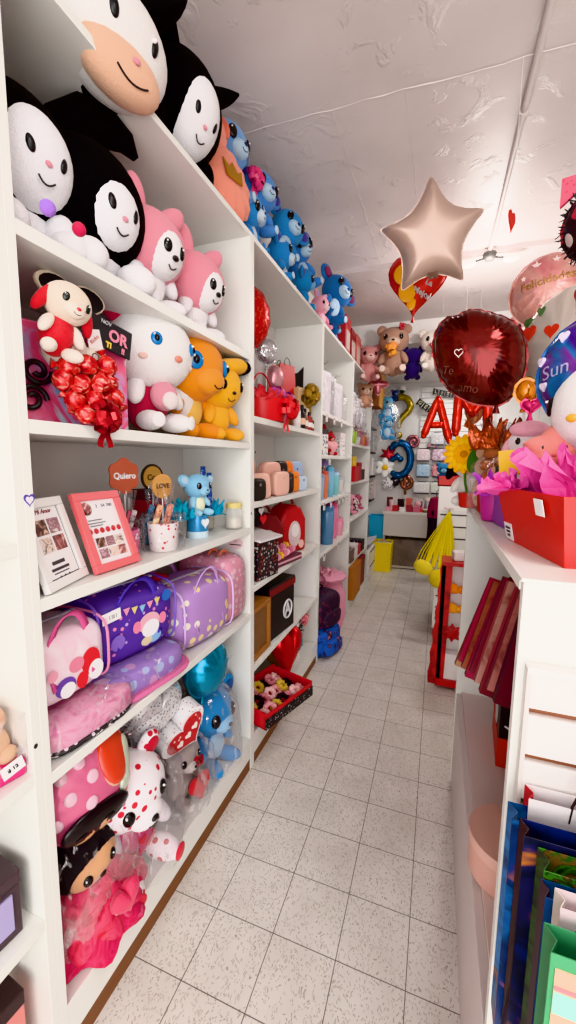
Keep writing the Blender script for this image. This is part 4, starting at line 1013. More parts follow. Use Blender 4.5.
# cases
B2 = 1.381
def case(label, loc, rz, w, h, d, col, group='rounded cases on the case shelf', tilt=0):
    t = T('hard_case', label, 'case', loc, rz, group, tilt)
    m = MB(); m.ell((0, 0, h/2), (w/2, d/2, h/2), n=28, m=18, pw=.42); m.build('shell', flat(col, .35), t)
    MB().tube([(w*.492*math.copysign(abs(math.cos(a))**.42, math.cos(a)), 0, h/2+h*.492*math.copysign(abs(math.sin(a))**.42, math.sin(a))) for a in [2*PI*i/40 for i in range(40)]], .0022, 6, True).build('seam', flat('#b98a80' if col.startswith('#e') else '#2a2224', .5), t)
    MB().ell((0, -d*.5, h*.72), (.008, .002, .008)).build('badge', flat('#d8b0a4' if col.startswith('#e') else '#77706e', .4), t)
    return t
PKC = '#e9b3a4'
for i, (y, x, h) in enumerate([(1.93, -1.04, .2), (2.0, -1.03, .205), (2.10, -1.02, .2)]):
    case('tall peach case, %s in the back row of the case shelf' % ['first', 'second', 'third'][i], (x, y, B2), 70, .13, h, .05, ['#cf978a', '#d6a092', '#dca798'][i])
case('tall peach pink case standing in the middle of the case shelf', (-.93, 2.225, B2), 76, .17, .195, .06, PKC)
case('shorter peach pink case in front of the tall one', (-.855, 2.20, B2), 78, .15, .14, .05, '#edbbab')
case('small peach case leaning by the black one at the left', (-.87, 1.965, B2), 60, .12, .135, .05, '#eab9a8', tilt=-8)
case('small black case at the left end of the case shelf', (-.85, 1.86, B2), 70, .1, .11, .06, '#2c2826')
case('tall black case between the peach and orange cases', (-.94, 2.41, B2), 76, .12, .2, .06, '#2a2526')
case('shorter black case beside the orange one', (-.88, 2.39, B2), 76, .1, .13, .05, '#332b2a')
case('tall orange case near the right end of the case shelf', (-.94, 2.515, B2), 76, .12, .2, .06, '#ee7a22')
case('shorter orange case in front of the tall orange one', (-.88, 2.49, B2), 76, .1, .135, .05, '#f08428')
case('tall pale blue case at the right end of the case shelf', (-.94, 2.70, B2), 70, .14, .2, .05, '#a9bede')
case('small ice blue case before the pale blue one', (-.88, 2.66, B2), 74, .11, .1, .05, '#c3d6e8')
# red house bag shelf
C2 = .961
t = T('gift_box', 'black and white patterned tall box with white roof on the red bag shelf', 'box', (-.90, 1.965, C2), 80)
MB().box((0, 0, .11), (.2, .16, .22)).build('box_body', dots_m('#26222a', '#b8b4b0', 46, .33, .5, '#8a4038'), t, bevel=.002); MB().box((0, -.01, .225), (.215, .185, .012), (R(8), 0, 0)).build('lid', flat('#e8e2e2', .4), t)
t = T('heart_ornament', 'black ornament with white and red hearts on top of the patterned box', 'ornament', (-.91, 2.02, C2+.285), 76)
MB().ell((0, 0, .03), (.05, .02, .06)).build('backing', flat('#1d181b', .4), t)
on_front(t, heart2(24, .045, .04), -.02, flat('#eae0e2', .4), 'heart', .004, (-.005, .06)); on_front(t, heart2(24, .06, .055), -.022, flat('#c8222c', .4), 'heart', .004, (.01, .012))
def house(label, loc, rz, w, d, h, col):
    t = T('lunch_bag', label, 'bag', loc, rz)
    poly = [(-w/2, 0), (w/2, 0), (w/2, h*.62), (w*.3, h*.84), (0, h*.92), (-w*.3, h*.84), (-w/2, h*.62)]
    MB().prism(poly, -d/2, d/2).build('body', flat(col, .4), t, bevel=.02, ang=60)
    MB().tube([(.06*math.cos(PI*i/10), 0, h*.9+.05*math.sin(PI*i/10)) for i in range(11)], .009, 8).build('handle', flat('#8f1a22', .5), t)
    for (x, z, ww, hh, c) in ((0, h*.35, w*.5, h*.5, '#d9c4c4'), (w*.02, h*.42, w*.3, h*.26, '#efe4e4'), (-w*.25, h*.12, w*.2, h*.2, '#e06048'), (w*.28, h*.14, w*.22, h*.16, '#f0c0b8')):
        on_front(t, round2(20, ww, hh), -d/2-.0005, flat(c, .5), 'print', .0015+.0008*random.random(), (x, z))
    return t
house('dark red rounded bag with grey print, left one on the red bag shelf', (-1.02, 2.31, C2), 58, .26, .14, .33, '#7c1a22')
house('bright red house-shaped bag with white print, right one on the red bag shelf', (-.97, 2.62, C2), 66, .24, .16, .36, '#b81f26')
t = T('display_tray', 'pink and brown tray of scrunchies in front of the red bags', 'tray', (-.875, 2.275, C2), 80)
MB().box((0, 0, .02), (.34, .11, .04)).build('tray', flat('#6a3a48', .5), t, bevel=.002); MB().box((0, -.0555, .022), (.33, .002, .012)).build('stripe', flat('#e0a8b8', .4), t)
k = 0
for j in range(2):
    for i in range(6):
        scrunchie('small hair scrunchie in the tray before the red bags, %s row' % ['front', 'back'][j], (-.855-.045*j, 2.14+.052*i, C2+.062+.018*j), .02, cloth(['#e8a0b4', '#f0c050', '#e88aa4', '#f2b8c4', '#d87890'][k % 5]), 'scrunchies in the pink tray', 0, 40); k += 1
    
t = T('wooden_board', 'wooden panel edge standing at the left of the red bag shelf', 'board', (-.95, 1.83, C2), 90); MB().box((0, 0, .14), (.06, .22, .28)).build('board', wood_m('#c08a52', '#a06c3a'), t, smooth=False)
t.rotation_euler = (0, 0, 0)
# black box shelf
D2 = .541
t = T('wooden_box', 'brown wooden box with recessed front at the left of the black box shelf', 'box', (-.93, 1.91, D2), 90)
m = MB(); m.box((0, 0, .012), (.25, .18, .024)); m.box((0, 0, .27), (.25, .18, .024)); m.box((-.113, 0, .14), (.024, .18, .235)); m.box((.113, 0, .14), (.024, .18, .235)); m.build('frame', wood_m('#b47a48', '#96602f'), t, bevel=.002)
MB().box((0, .0, .14), (.205, .15, .235)).build('front_panel', wood_m('#8f6a4c', '#7c5a3e'), t, smooth=False)
t = T('gift_box', 'black cube box with white round A emblem and dark red band', 'box', (-.965, 2.23, D2), 84)
MB().box((0, 0, .135), (.33, .25, .27)).build('box_body', flat('#17161b', .35), t, bevel=.003); MB().box((0, 0, .295), (.34, .26, .055)).build('lid', flat('#1c1b20', .35), t, bevel=.003); MB().box((0, -.131, .29), (.339, .002, .04)).build('band', flat('#7d1d26', .4), t)
ring = MB().tube([(.055*math.cos(2*PI*i/28), 0, .055*math.sin(2*PI*i/28)) for i in range(28)], .006, 6, True).build('emblem_ring', flat('#e4e0e2', .5), t); ring.location = (.07, -.127, .13)
text('A', .11, flat('#e4e0e2', .5), t, (.07, -.1275, .128), bold=.004)
MB().tube([(.05*math.cos(2*PI*i/28), .045*math.sin(2*PI*i/28), 0) for i in range(28)], .003, 6, True).build('lid_ring', flat('#4a484e', .3), t).location = (-.02, 0, .3235)
t = T('arched_board', 'white arched board standing at the back right of the black box shelf', 'board', (-.97, 2.90, D2), 8, None, -4)
MB().prism([(-.14, 0), (.14, 0), (.14, .26)]+[(.14*math.cos(PI*i/14), .26+.1*math.sin(PI*i/14)) for i in range(1, 14)]+[(-.14, .26)], -.006, .006).build('board', flat('#e9e4e2', .4), t, smooth=False)
# floor level of second unit
E2 = .171
t = T('display_tray', 'red tray with dark patterned front jutting out over the aisle', 'tray', (-.84, 2.02, E2+.03), 72, None, 0)
m = MB(); m.box((0, 0, .006), (.42, .30, .012)); m.box((0, -.145, .04), (.42, .01, .08)); m.box((0, .145, .05), (.42, .01, .1)); m.box((-.205, 0, .045), (.01, .3, .09)); m.box((.205, 0, .045), (.01, .3, .09)); m.build('tray', flat('#c01f28', .35), t, bevel=.002)
MB().box((0, -.152, .03), (.42, .004, .058)).build('front_strip', dots_m('#1d191d', '#d8d4d2', 80, .25, .5, '#8a8486'), t, smooth=False)
MB().box((0, .02, -.015), (.3, .2, .03)).build('base', flat('#8f1820', .5), t)
k = 0
for j in range(3):
    for i in range(7):
        lx, ly = -.165+.055*i, -.10+.095*j
        c, s = math.cos(R(72)), math.sin(R(72))
        scrunchie('%s scrunchie in the red tray, %s row' % (['pale pink', 'blush', 'gold', 'black', 'rose'][k % 5], ['front', 'middle', 'back'][j]), (-.84+lx*c-ly*s, 2.02+lx*s+ly*c, E2+.075+.012*(i % 2)), .026, cloth(['#eebcbc', '#e8a4a8', '#d8b458', '#221c20', '#d88a94'][k % 5]), 'scrunchies in the red tray', 20*i, 35); k += 1
t = T('heart_pillow', 'red plump heart cushion with white print standing behind the red tray', 'cushion', (-.87, 2.36, E2+.175), 70, None, 0, 8)
pillow(MB(), heart2(36, .27, .33), .15, 8, .05, 14).build('cushion', foil('#c4161e', .35, .2), t); text('TQM', .045, flat('#f0dada', .5), t, (.05, -.068, -.03), (90, -80, 0))
bow('silver pull bow on the gift beside the red heart cushion', (-.90, 2.52, E2+.25), 66, .10, foil('#c8c6c8', .15, .4), tails=False, loops=26)
gift_bag('kraft paper gift bag with silver bow on the bottom shelf', (-.98, 2.60, E2), 70, .2, .12, .25, paper('#a9764e'))
t = bow('pink and white spotted bow at the right end of the bottom shelf', (-.93, 2.79, E2+.24), 66, .08, dots_m('#ea7a84', '#f4dcdc', 50, .3), tails=False, loops=16)
gift_bag('teal and tan gift bag under the spotted bow', (-.98, 2.79, E2), 70, .15, .1, .2, paper('#3f93a4'), paper('#b98a5e'))
# ------------------------------------------------------------------ third unit: tulle, red bears, bottles, backpacks
def tag_on(u, y, z, txt, label):
    t = T('price_tag', label, 'price tag', (FX+.0015, y, z), 90, 'white price tags hanging from the shelf edges')
    MB().box((0, 0, 0), (.055, .0015, .07)).build('card', paper('#f0ecec'), t, smooth=False); text(txt, .03, BLACK, t, (0, -.0014, .008), bold=.001); text('$', .022, BLACK, t, (0, -.0014, -.022))
A3 = 1.956
def tulle(label, loc, w, d, h, col='#eceaf0', rz=80):
    t = T('wrapped_gift', label, 'wrapped gift', loc, rz, 'white wrapped gifts on the upper shelf')
    MB().box((0, 0, h*.4), (w*.62, d*.6, h*.8)).build('box_inside', flat('#e9e5ea', .5), t, bevel=.006)
    cello(MB(), w, d, h, .86, .5, 3., 30, h*9).build('film_wrap', FILM, t, ang=180)
    bow('', (0, 0, h*.87), 0, .05, flat('#f0eef2', .4), parent=t, tails=False, loops=10)
    return t
tulle('tall white gift in clear wrap, left one on the upper shelf of the tagged unit', (-.99, 3.40, A3), .3, .28, .46)
tulle('white gift in clear wrap, right one on the upper shelf of the tagged unit', (-.98, 3.80, A3), .3, .28, .42)
B3 = 1.633
plush('dark red plush bear with black nose under the white wrapped gifts', 'plush toy', (-.95, 3.35, B3+.02), 70, .25, '#a81a22', muzzle='#c83a3a')
plush('bright red plush bear behind the pink pouch', 'plush toy', (-.95, 3.62, B3), 70, .23, '#c6242a', muzzle='#e0a098')
t = carton('black and white striped gift box left of the red bears', (-.90, 3.14, B3), 84, (.13, .12, .2), dots_m('#e8e4e4', '#26222a', 40, .35), flat('#2a262a', .4))
t = carton('spotted white box at the right end of the red bear shelf', (-.93, 3.90, B3), 84, (.14, .12, .22), dots_m('#f0eaea', '#3a3034', 40, .25), flat('#e8dcdc', .4))
t = T('gift_pouch', 'pale pink heart pouch before the red bears', 'pouch', (-.88, 3.48, B3+.06), 74); pillow(MB(), heart2(30, .18, .13), .08, 6, .06, 14).build('pouch', cloth('#f0b0b4'), t)
C3 = 1.276
def tumbler(label, y, x, h, r, col, cap, z=C3, straw=None):
    t = bottle(label, (x, y, z), [(r*.82, 0), (r*.86, .004), (r, h*.75), (r*.98, h*.86), (r*.9, h*.9)], flat(col, .2, 0, .5, 0, .2, .5), flat(cap, .35), h*.12, 'drink_bottle', 'drinking bottles on the tagged unit')
    MB().tube([(r*.2*math.cos(PI*i/8)*2.2, 0, h*1.0+r*.55*math.sin(PI*i/8)) for i in range(9)], .005, 8).build('carry_loop', flat(cap, .35), t)
    if straw: MB().tube([(0, 0, h), (r*.3, 0, h*1.22)], .005, 8).build('straw', flat(straw, .3), t)
    return t
tumbler('pale blue grey bottle, leftmost on the cup shelf', 3.13, -.88, .2, .04, '#9db4d2', '#7a94b8')
tumbler('orange and pink ice cream shaped cup on the cup shelf', 3.30, -.90, .22, .05, '#e0825e', '#c85a48', straw='#f0d0b0')
tumbler('tall sky blue cup beside the orange cup', 3.45, -.88, .25, .04, '#7cc0de', '#5aa8d0')
tumbler('lilac and teal cup with domed lid at the back of the cup shelf', 3.60, -.98, .3, .05, '#8ab8d8', '#a48ad0', straw='#e8b0d0')
tumbler('turquoise cup near the right end of the cup shelf', 3.72, -.90, .2, .042, '#86d0d4', '#a6c8ea')
tumbler('pale grey cup at the right end of the cup shelf', 3.90, -.90, .15, .045, '#d8d2d6', '#b8b4c0')
D3 = .861
tumbler('maroon bottle, leftmost on the big bottle shelf', 3.09, -.89, .24, .042, '#7c2440', '#4a1a2c', D3)
tumbler('navy bottle with brown base behind the maroon one', 3.22, -.98, .3, .045, '#323a78', '#22284e', D3)
tumbler('large slate blue bottle in the middle of the big bottle shelf', 3.43, -.89, .33, .065, '#5f8cb4', '#4a78a4', D3)
tumbler('tall pink bottle right of the slate blue bottle', 3.72, -.92, .33, .06, '#ef8ab0', '#e06a98', D3)
tumbler('short rose pink cup at the right end of the big bottle shelf', 3.90, -.90, .16, .055, '#f0a4bc', '#e880a4', D3)
for y, z, s in ((3.10, 1.92, '5'), (3.35, 1.92, '8'), (3.62, 1.92, '6')): tag_on(u3, y, z, s, 'white price tag, %s on the edge of the upper shelf' % {3.10: 'first', 3.35: 'second', 3.62: 'third'}[y])
tag_on(u3, 3.22, 1.59, '9', 'white price tag on the edge of the red bear shelf')
for i, (y, s) in enumerate(((3.08, '12'), (3.30, '15'), (3.6, '10'), (3.75, '12'), (3.9, '8'))): tag_on(u3, y, 1.235, s, 'white price tag, %s from the left on the edge of the cup shelf' % ['first', 'second', 'third', 'fourth', 'fifth'][i])
for i, (y, s) in enumerate(((3.12, '85'), (3.62, '85'))): tag_on(u3, y, .82, s, 'white price tag 85, %s one under the big bottle shelf' % ['left', 'right'][i])
# bags on the floor in front of the third unit
def backpack(label, loc, rz, w, d, h, mat, trim, name='backpack', tilt=0):
    t = T(name, label, 'backpack', loc, rz, 'backpacks on the floor under the bottles', tilt)
    MB().ell((0, 0, h*.48), (w/2, d/2, h*.5), n=30, m=20, pw=.55).build('body', mat, t); MB().ell((0, -d*.42, h*.3), (w*.38, d*.2, h*.24), n=24, m=14, pw=.55).build('front_pocket', mat, t)
    MB().tube([(.05*math.cos(PI*i/10), d*.2, h*.95+.045*math.sin(PI*i/10)) for i in range(11)], .007, 8).build('handle', trim, t)
    for s in (-1, 1): MB().tube([(s*w*.3, d*.45+.03*math.sin(PI*i/8), h*.9-h*.75*i/8) for i in range(9)], .012, 8, flatn=.5).build('strap', trim, t)
    MB().tube([(w*.45*math.cos(a), -d*.3, h*.5+h*.44*math.sin(a)) for a in [PI*i/16 for i in range(17)]], .004, 6).build('zipper', trim, t)
    return t
backpack('dark purple patterned backpack stacked on the blue one', (-.86, 3.12, .235), 74, .34, .22, .3, swirl_m(['#17141f', '#3a2440', '#1d1a26', '#7c3a58'], 16, .6), flat('#1c1a22', .6), tilt=6)
backpack('bright blue and dark backpack lowest on the floor beside the aisle', (-.855, 3.12, .0), 74, .36, .26, .25, swirl_m(['#17171f', '#1f4fae', '#2a62c8', '#20222e', '#b87a88'], 9, .55), flat('#23408c', .6))
plush('grey and white plush on top of the dark backpack', 'plush toy', (-1.0, 3.30, .50), 72, .24, '#6e6a6c', face='#efeaea', ears='round')
t = T('tulle_bag', 'pink ruffled tulle bag filling the bottom of the tagged unit', 'bag', (-.96, 3.68, .0), 78)
MB().lathe([(.0, .0), (.17, .01), (.2, .15), (.19, .34), (.15, .44), (.2, .5), (.17, .52)], n=44, wob=.06, wk=11).build('body', cloth('#efa9bf'), t)
tm = MB(); tissue(tm, .34, .3, .12, 9, 21, 8); tm.build('ruffle', cloth('#f4bccb'), t, smooth=False).location = (0, 0, .46)
# ------------------------------------------------------------------ fourth unit
A4 = 1.771
tulle('clear wrapped hamper with white ruffle, left one at the far unit', (-.98, 4.42, A4+.22), .34, .28, .42)
tulle('clear wrapped hamper with white ruffle, right one at the far unit', (-.98, 4.88, A4+.22), .34, .28, .4)
for y, w, c, l in ((4.42, .3, '#e6dfe0', 'left'), (4.88, .3, '#dcd4d6', 'right')): carton('pale box under the %s clear wrapped hamper' % l, (-1.02, y, A4), 90, (.3, .26, .21), flat(c, .5))
for i, (y, x, c, h, l) in enumerate([(4.25, -.86, '#9cc23a', .2, 'lime green'), (4.40, -.85, '#e6e2e0', .12, 'white'), (4.55, -.86, '#a84a6a', .24, 'plum'), (4.70, -.85, '#e07a30', .17, 'orange'), (4.86, -.85, '#b82430', .16, 'red'), (5.02, -.86, '#ea6a9c', .1, 'pink')]):
    t = candy_cup('%s gift cup in the front row of the far unit' % l, (x, y, A4), 80, flat(c, .4), [['#f0e8d8', c], [c, '#7a2a3a']], cello_h=h+.1, r=.055, h=h*.6)
B4 = 1.376
for y, x, d, c, l, z in ((4.30, -.90, (.2, .2, .16), '#b8202a', 'bright red', 0), (4.52, -.91, (.18, .2, .2), '#8f1c24', 'dark red', 0), (4.30, -.90, (.15, .15, .1), '#d9b43a', 'mustard yellow', .16), (4.78, -.92, (.2, .2, .12), '#2a2428', 'black', 0), (5.05, -.92, (.2, .2, .17), '#e8e0de', 'white', 0)):
    carton(l+' box on the second shelf of the far unit', (x, y, B4+z), 88, d, flat(c, .4))
C4 = .986
for i, (y, c, h) in enumerate([(4.25, '#c8506e', .16), (4.42, '#4f7a5c', .14), (4.58, '#e8a0b4', .2), (4.75, '#3a2a30', .15), (4.93, '#e8d4d4', .13), (5.1, '#c86a86', .16)]):
    plush('%s plush in the row on the third shelf of the far unit' % ['raspberry', 'green', 'pale pink', 'dark brown', 'cream', 'rose'][i], 'plush toy', (-.93, y, C4), 84, h*1.25, c, muzzle='#f0dada')
for i, (y, c, h) in enumerate([(4.3, '#7a6a64', .14), (4.5, '#e4dcda', .16), (4.7, '#b8404a', .12), (4.95, '#33303a', .13)]):
    carton('%s box on the low shelf of the far unit' % ['taupe', 'white', 'red', 'charcoal'][i], (-.92, y, .501), 88, (.17, .2, h), dots_m(c, '#efe6e0', 30, .22))
carton('orange brown carton standing on the bottom board of the far unit', (-.93, 4.40, .101), 90, (.42, .3, .36), wood_m('#c07a34', '#a8662a'), wood_m('#b87230', '#a06028'), lidh=.06)
carton('dark red carton beside the orange brown one', (-.95, 4.85, .101), 90, (.3, .3, .34), flat('#7c2a34', .5))
# ------------------------------------------------------------------ beyond the units: drawers, tubs, counter, back wall
t = T('drawer_cabinet', 'low white cabinet with tilted lid beyond the shelving units', 'cabinet', (-.98, 5.62, 0), 90)
MB().box((0, 0, .21), (.6, .34, .42)).build('carcass', LAC, t, bevel=.004)
for k_ in range(2):
    d_ = MB().box((0, -.175, .11+.2*k_), (.57, .014, .18)).build('drawer', LAC2, t, bevel=.003); MB().box((0, -.187, .18+.2*k_), (.4, .012, .012)).build('handle', flat('#77706e', .4), d_)
MB().box((0, -.02, .47), (.6, .36, .02), (R(-14), 0, 0)).build('lid', flat('#d8d0da', .4), t)
def tub(label, loc, w, d, h, c):
    t = T('storage_tub', label, 'storage box', loc, 0)
    m = MB(); x, y = w/2, d/2
    m.add([(-x*.9, -y*.9, 0), (x*.9, -y*.9, 0), (x*.9, y*.9, 0), (-x*.9, y*.9, 0), (-x, -y, h), (x, -y, h), (x, y, h), (-x, y, h)], [(0, 3, 2, 1), (0, 1, 5, 4), (1, 2, 6, 5), (2, 3, 7, 6), (3, 0, 4, 7)]); m.build('tub', flat(c, .35), t, smooth=False, solid=.006)
    m = MB(); m.box((0, -y, h), (w+.02, .02, .025)); m.box((0, y, h), (w+.02, .02, .025)); m.box((-x, 0, h), (.02, d, .025)); m.box((x, 0, h), (.02, d, .025)); m.build('rim', flat(c, .35), t, bevel=.003)
    MB().box((0, 0, h*.93), (w*.9, d*.9, h*.06)).build('contents', flat('#c8beb8', .7), t)
    return t
tub('yellow storage tub on the floor below the cyan one', (-.70, 6.02, 0), .26, .3, .42, '#f2d42a')
tub('cyan blue storage tub standing on a crate behind the yellow one', (-.82, 6.32, .36), .26, .24, .40, '#2fa8d8')
carton('brown crate under the cyan tub', (-.86, 6.33, 0), 0, (.3, .28, .355), wood_m('#9a6a48', '#7e5236'))
t = T('counter', 'white counter with drop front at the back wall', 'counter', (-.36, 6.34, 0), 0)
MB().box((0, 0, .845), (.76, .5, .04)).build('worktop', flat('#ddd6cf', .45), t, bevel=.004); MB().box((0, -.235, .665), (.72, .02, .33)).build('front_panel', flat('#cfc7bf', .5), t, bevel=.003)
for s in (-1, 1): MB().box((s*.345, .0, .41), (.03, .46, .83)).build('side_panel', flat('#b8aea6', .5), t, smooth=False)
t = T('storage_bin', 'grey brown bin with crumpled front under the counter', 'bin', (-.36, 6.34, 0), 0)
MB().box((0, 0, .23), (.54, .36, .46)).build('bin_body', swirl_m(['#6a5f58', '#7c7068', '#5e544e'], 2, .35, .2), t, bevel=.02); MB().box((0, -.185, .03), (.5, .012, .03)).build('base_rail', flat('#c8beb4', .4), t)
rnd = random.Random(21)
its = [('small pink box', '#e89aa8', 'box'), ('red trinket box', '#b8242c', 'box'), ('white card box', '#ece4e4', 'box'), ('crimson pouch', '#9c2a3e', 'pouch'), ('rose gift box', '#d87a8c', 'box'), ('olive tin', '#7c6e4a', 'tin'), ('pale pink jar', '#f0c2c8', 'jar'), ('black box', '#2a2226', 'box'), ('coral box', '#e2786a', 'box'), ('magenta box', '#a83a6c', 'box'), ('silver tin', '#a8a4a8', 'tin'), ('maroon box', '#6a1c2a', 'box')]
spots = [('at the left front edge', -.66, 6.16), ('second from the left front', -.56, 6.15), ('in the front middle left', -.46, 6.15), ('in the front middle', -.36, 6.15), ('right of the front middle', -.26, 6.14), ('at the right front', -.14, 6.15), ('left back', -.63, 6.34), ('back left of middle', -.50, 6.35), ('back middle', -.38, 6.36), ('back right of middle', -.24, 6.35), ('right back', -.12, 6.36), ('far left back', -.68, 6.48)]
for (n_, c, cat), (w_, x, y) in zip(its, spots):
    h = rnd.uniform(.05, .11) if y < 6.2 else rnd.uniform(.12, .2)
    if cat in ('tin', 'jar'):
        t = T('trinket_'+cat, n_+' on the back counter, '+w_, cat, (x, y, .866), 0, 'trinkets on the back counter'); MB().lathe([(.036, 0), (.04, .004), (.04, h*.75), (.036, h*.8)], n=20).build('body', flat(c, .3, .3), t); MB().lathe([(.041, h*.78), (.041, h), (.03, h)], n=20).build('lid', flat('#e0d4c8', .4), t)
    else: carton(n_+' on the back counter, '+w_, (x, y, .866), rnd.uniform(-12, 12), (.085, .07, h), flat(c, .4), group='trinkets on the back counter')
t = T('acrylic_box', 'clear pink display box on the right half of the back counter', 'box', (-.25, 6.24, .866), 0)
MB().box((0, 0, .03), (.16, .12, .06)).build('base', flat('#d8405c', .4), t); MB().box((0, 0, .13), (.155, .115, .14)).build('cover', FILM, t); MB().ell((0, 0, .11), (.05, .04, .05)).build('rose', flat('#efb4bc', .6), t)
# back wall foil shapes
BW = YB-.004
def foil_tube(label, paths, r, mat, loc, rz=0, name='foil_balloon', group='foil balloons on the back wall', cat='balloon', seg=None):
    t = T(name, label, cat, loc, rz, group)
    m = MB()
    for p in paths:
        k = len(p); pts = [Vector((q[0], 0, q[1])) for q in p]
        rr_ = [r*(.62 if i in (0, k-1) else 1.)*(1+.05*math.sin(i*2.1)) for i in range(k)]
        m.tube(pts, rr_, 14, flatn=.9); m.ell(pts[0], r*.75, n=12, m=8); m.ell(pts[-1], r*.75, n=12, m=8)
    m.build('balloon_skin', mat, t, ang=60); return t
def lerp_path(P, n=8):
    out = []
    for i in range(len(P)-1):
        for j in range(n): out.append((P[i][0]+(P[i+1][0]-P[i][0])*j/n, P[i][1]+(P[i+1][1]-P[i][1])*j/n))
    out.append(P[-1]); return out
q = [(.15*math.cos(a), .15+.14*math.sin(a)) for a in [R(190-235*i/16) for i in range(17)]]+[(.05, -.0), (.0, -.07), (-.01, -.15)]
t = foil_tube('gold question mark foil balloon on the back wall', [q], .05, foil('#9c8428', .2, .3), (-.59, BW-.06, 2.28))
MB().ell((-.01, 0, -.285), (.06, .05, .06)).build('dot', foil('#9c8428', .2, .3), t)
n9 = [(.02+.13*math.cos(a), .05+.2*math.sin(a)) for a in [R(150-300*i/20) for i in range(21)]]
foil_tube('large royal blue curved foil balloon beside the gold question mark', [[(-.04+.17*math.cos(a), .0+.25*math.sin(a)) for a in [R(135-255*i/20) for i in range(21)]], [(-.14, .0), (-.07, .05), (-.02, .0)]], .062, foil('#0f4a7c', .18, .3), (-.53, BW-.08, 1.63))
sp = lambda n, r0, r1, tr: [((r0+(r1-r0)*i/n)*math.cos(tr*i/n), (r0+(r1-r0)*i/n)*math.sin(tr*i/n)) for i in range(n+1)]
foil_tube('dusty pink spiral foil balloon right of the blue one', [sp(30, .015, .1, 9.)+[(-.03, -.17), (-.09, -.2)][:0]], .024, foil('#a8626c', .25), (-.375, BW-.04, 1.89))
foil_tube('rose gold spiral foil balloon near the counter', [sp(30, .02, .11, 8.)+[(-.0, -.16)]], .028, foil('#8a5240', .22), (-.46, BW-.04, 1.26))
t = T('paper_flower', 'white daisy with yellow centre at the left of the back wall', 'flower', (-.78, BW-.10, 1.50), 12)
for i in range(6):
    a = 2*PI*i/6; MB().ell((.085*math.sin(a), 0, .085*math.cos(a)), (.05, .018, .07), (0, a, 0)).build('petal', flat('#f2f0ec', .5), t)
MB().ell((0, -.02, 0), (.045, .022, .045)).build('flower_centre', flat('#e6b820', .5), t)
t = T('foil_star', 'red starburst foil decoration above the daisy', 'balloon', (-.74, BW-.06, 1.70), 0)
pillow(MB(), star2(7, .15, .07, 4), .06, 6, .1, 20).build('balloon_skin', foil('#b8323c', .3), t)
t = foil_balloon('small white and black foil shape below the daisy', (-.73, BW-.08, 1.25), 0, flower2(5, .1, 8, .15), .07, dots_m('#e8e4e6', '#26262c', 24, .28, .3))
t = foil_balloon('small dark round balloon next to the white shape', (-.62, BW-.06, 1.29), 0, round2(24, .15, .15), .08, dots_m('#2c2c34', '#b8b4bc', 24, .2, .3))
# blue bears in a clear bag, hanging
t = T('hanging_bag', 'clear bag packed with blue plush hanging beside the far unit', 'gift bag', (-.70, 5.75, 1.85), 40)
cello(MB(), .36, .30, .72, .86, .5, 3., 30, 2).build('film', FILM, t, ang=180)
plush('pale blue plush in the lower half of the hanging clear bag', 'plush toy', (-.70, 5.75, 1.88), 40, .36, '#4fa8dc', belly='#c8e4f0', muzzle='#bfe0f0')
plush('sky blue plush in the upper half of the hanging clear bag', 'plush toy', (-.70, 5.76, 2.14), 40, .34, '#69b8e4', belly='#d4ecf6', muzzle='#d0eaf4')
plush('small navy plush peeking out above the hanging clear bag', 'plush toy', (-.60, 5.80, 2.40), 30, .16, '#26386c', muzzle='#7a92c4')
t = T('display_rack', 'dark wire rack of cards at the left of the back wall', 'rack', (-.98, 6.3, .9), 90)
for k_ in range(4): MB().box((0, 0, .1+.36*k_), (.5, .1, .02)).build('rail', flat('#2a282c', .5), t)
for i in range(3): MB().box((-.16+.16*i, .03, .65), (.015, .015, 1.3)).build('upright', flat('#2a282c', .5), t)
for k_ in range(3):
    for i in range(3): 
        c = ['#3a3640', '#c8344a', '#e8e0e0', '#5a6a8c', '#7ab0a0', '#2c2c34'][(i+2*k_) % 6]
        o = MB().box((0, 0, .13), (.13, .03, .26)).build('card_pack', swirl_m([c, '#e0d8d4', c], 20, .5), None); place(o, (-.925, 6.14+.16*i, 1.03+.36*k_), 90); tag(o, 'card pack in the wire rack, %s of the %s row' % (['nearest', 'middle', 'farthest'][i], ['lowest', 'middle', 'top'][k_]), 'card pack', 'card packs in the wire rack')
t = T('wood_panel', 'brown cupboard end with orange edge high on the left beyond the units', 'cupboard', (-.90, 5.6, 2.30), 0)
MB().box((0, 0, .24), (.3, .4, .48)).build('cupboard_body', flat('#8a4f30', .5), t); MB().box((.155, 0, .24), (.015, .42, .5)).build('edge', flat('#e0a04a', .5), t)
t = T('security_camera', 'small white dome camera high on the back wall', 'camera', (-.57, BW-.06, 2.66), 0)
MB().lathe([(.05, .06), (.055, .02), (.05, 0)], n=20).build('base', LAC, t); MB().ell((0, -.01, 0), .042).build('dome', flat('#23402c', .1), t)
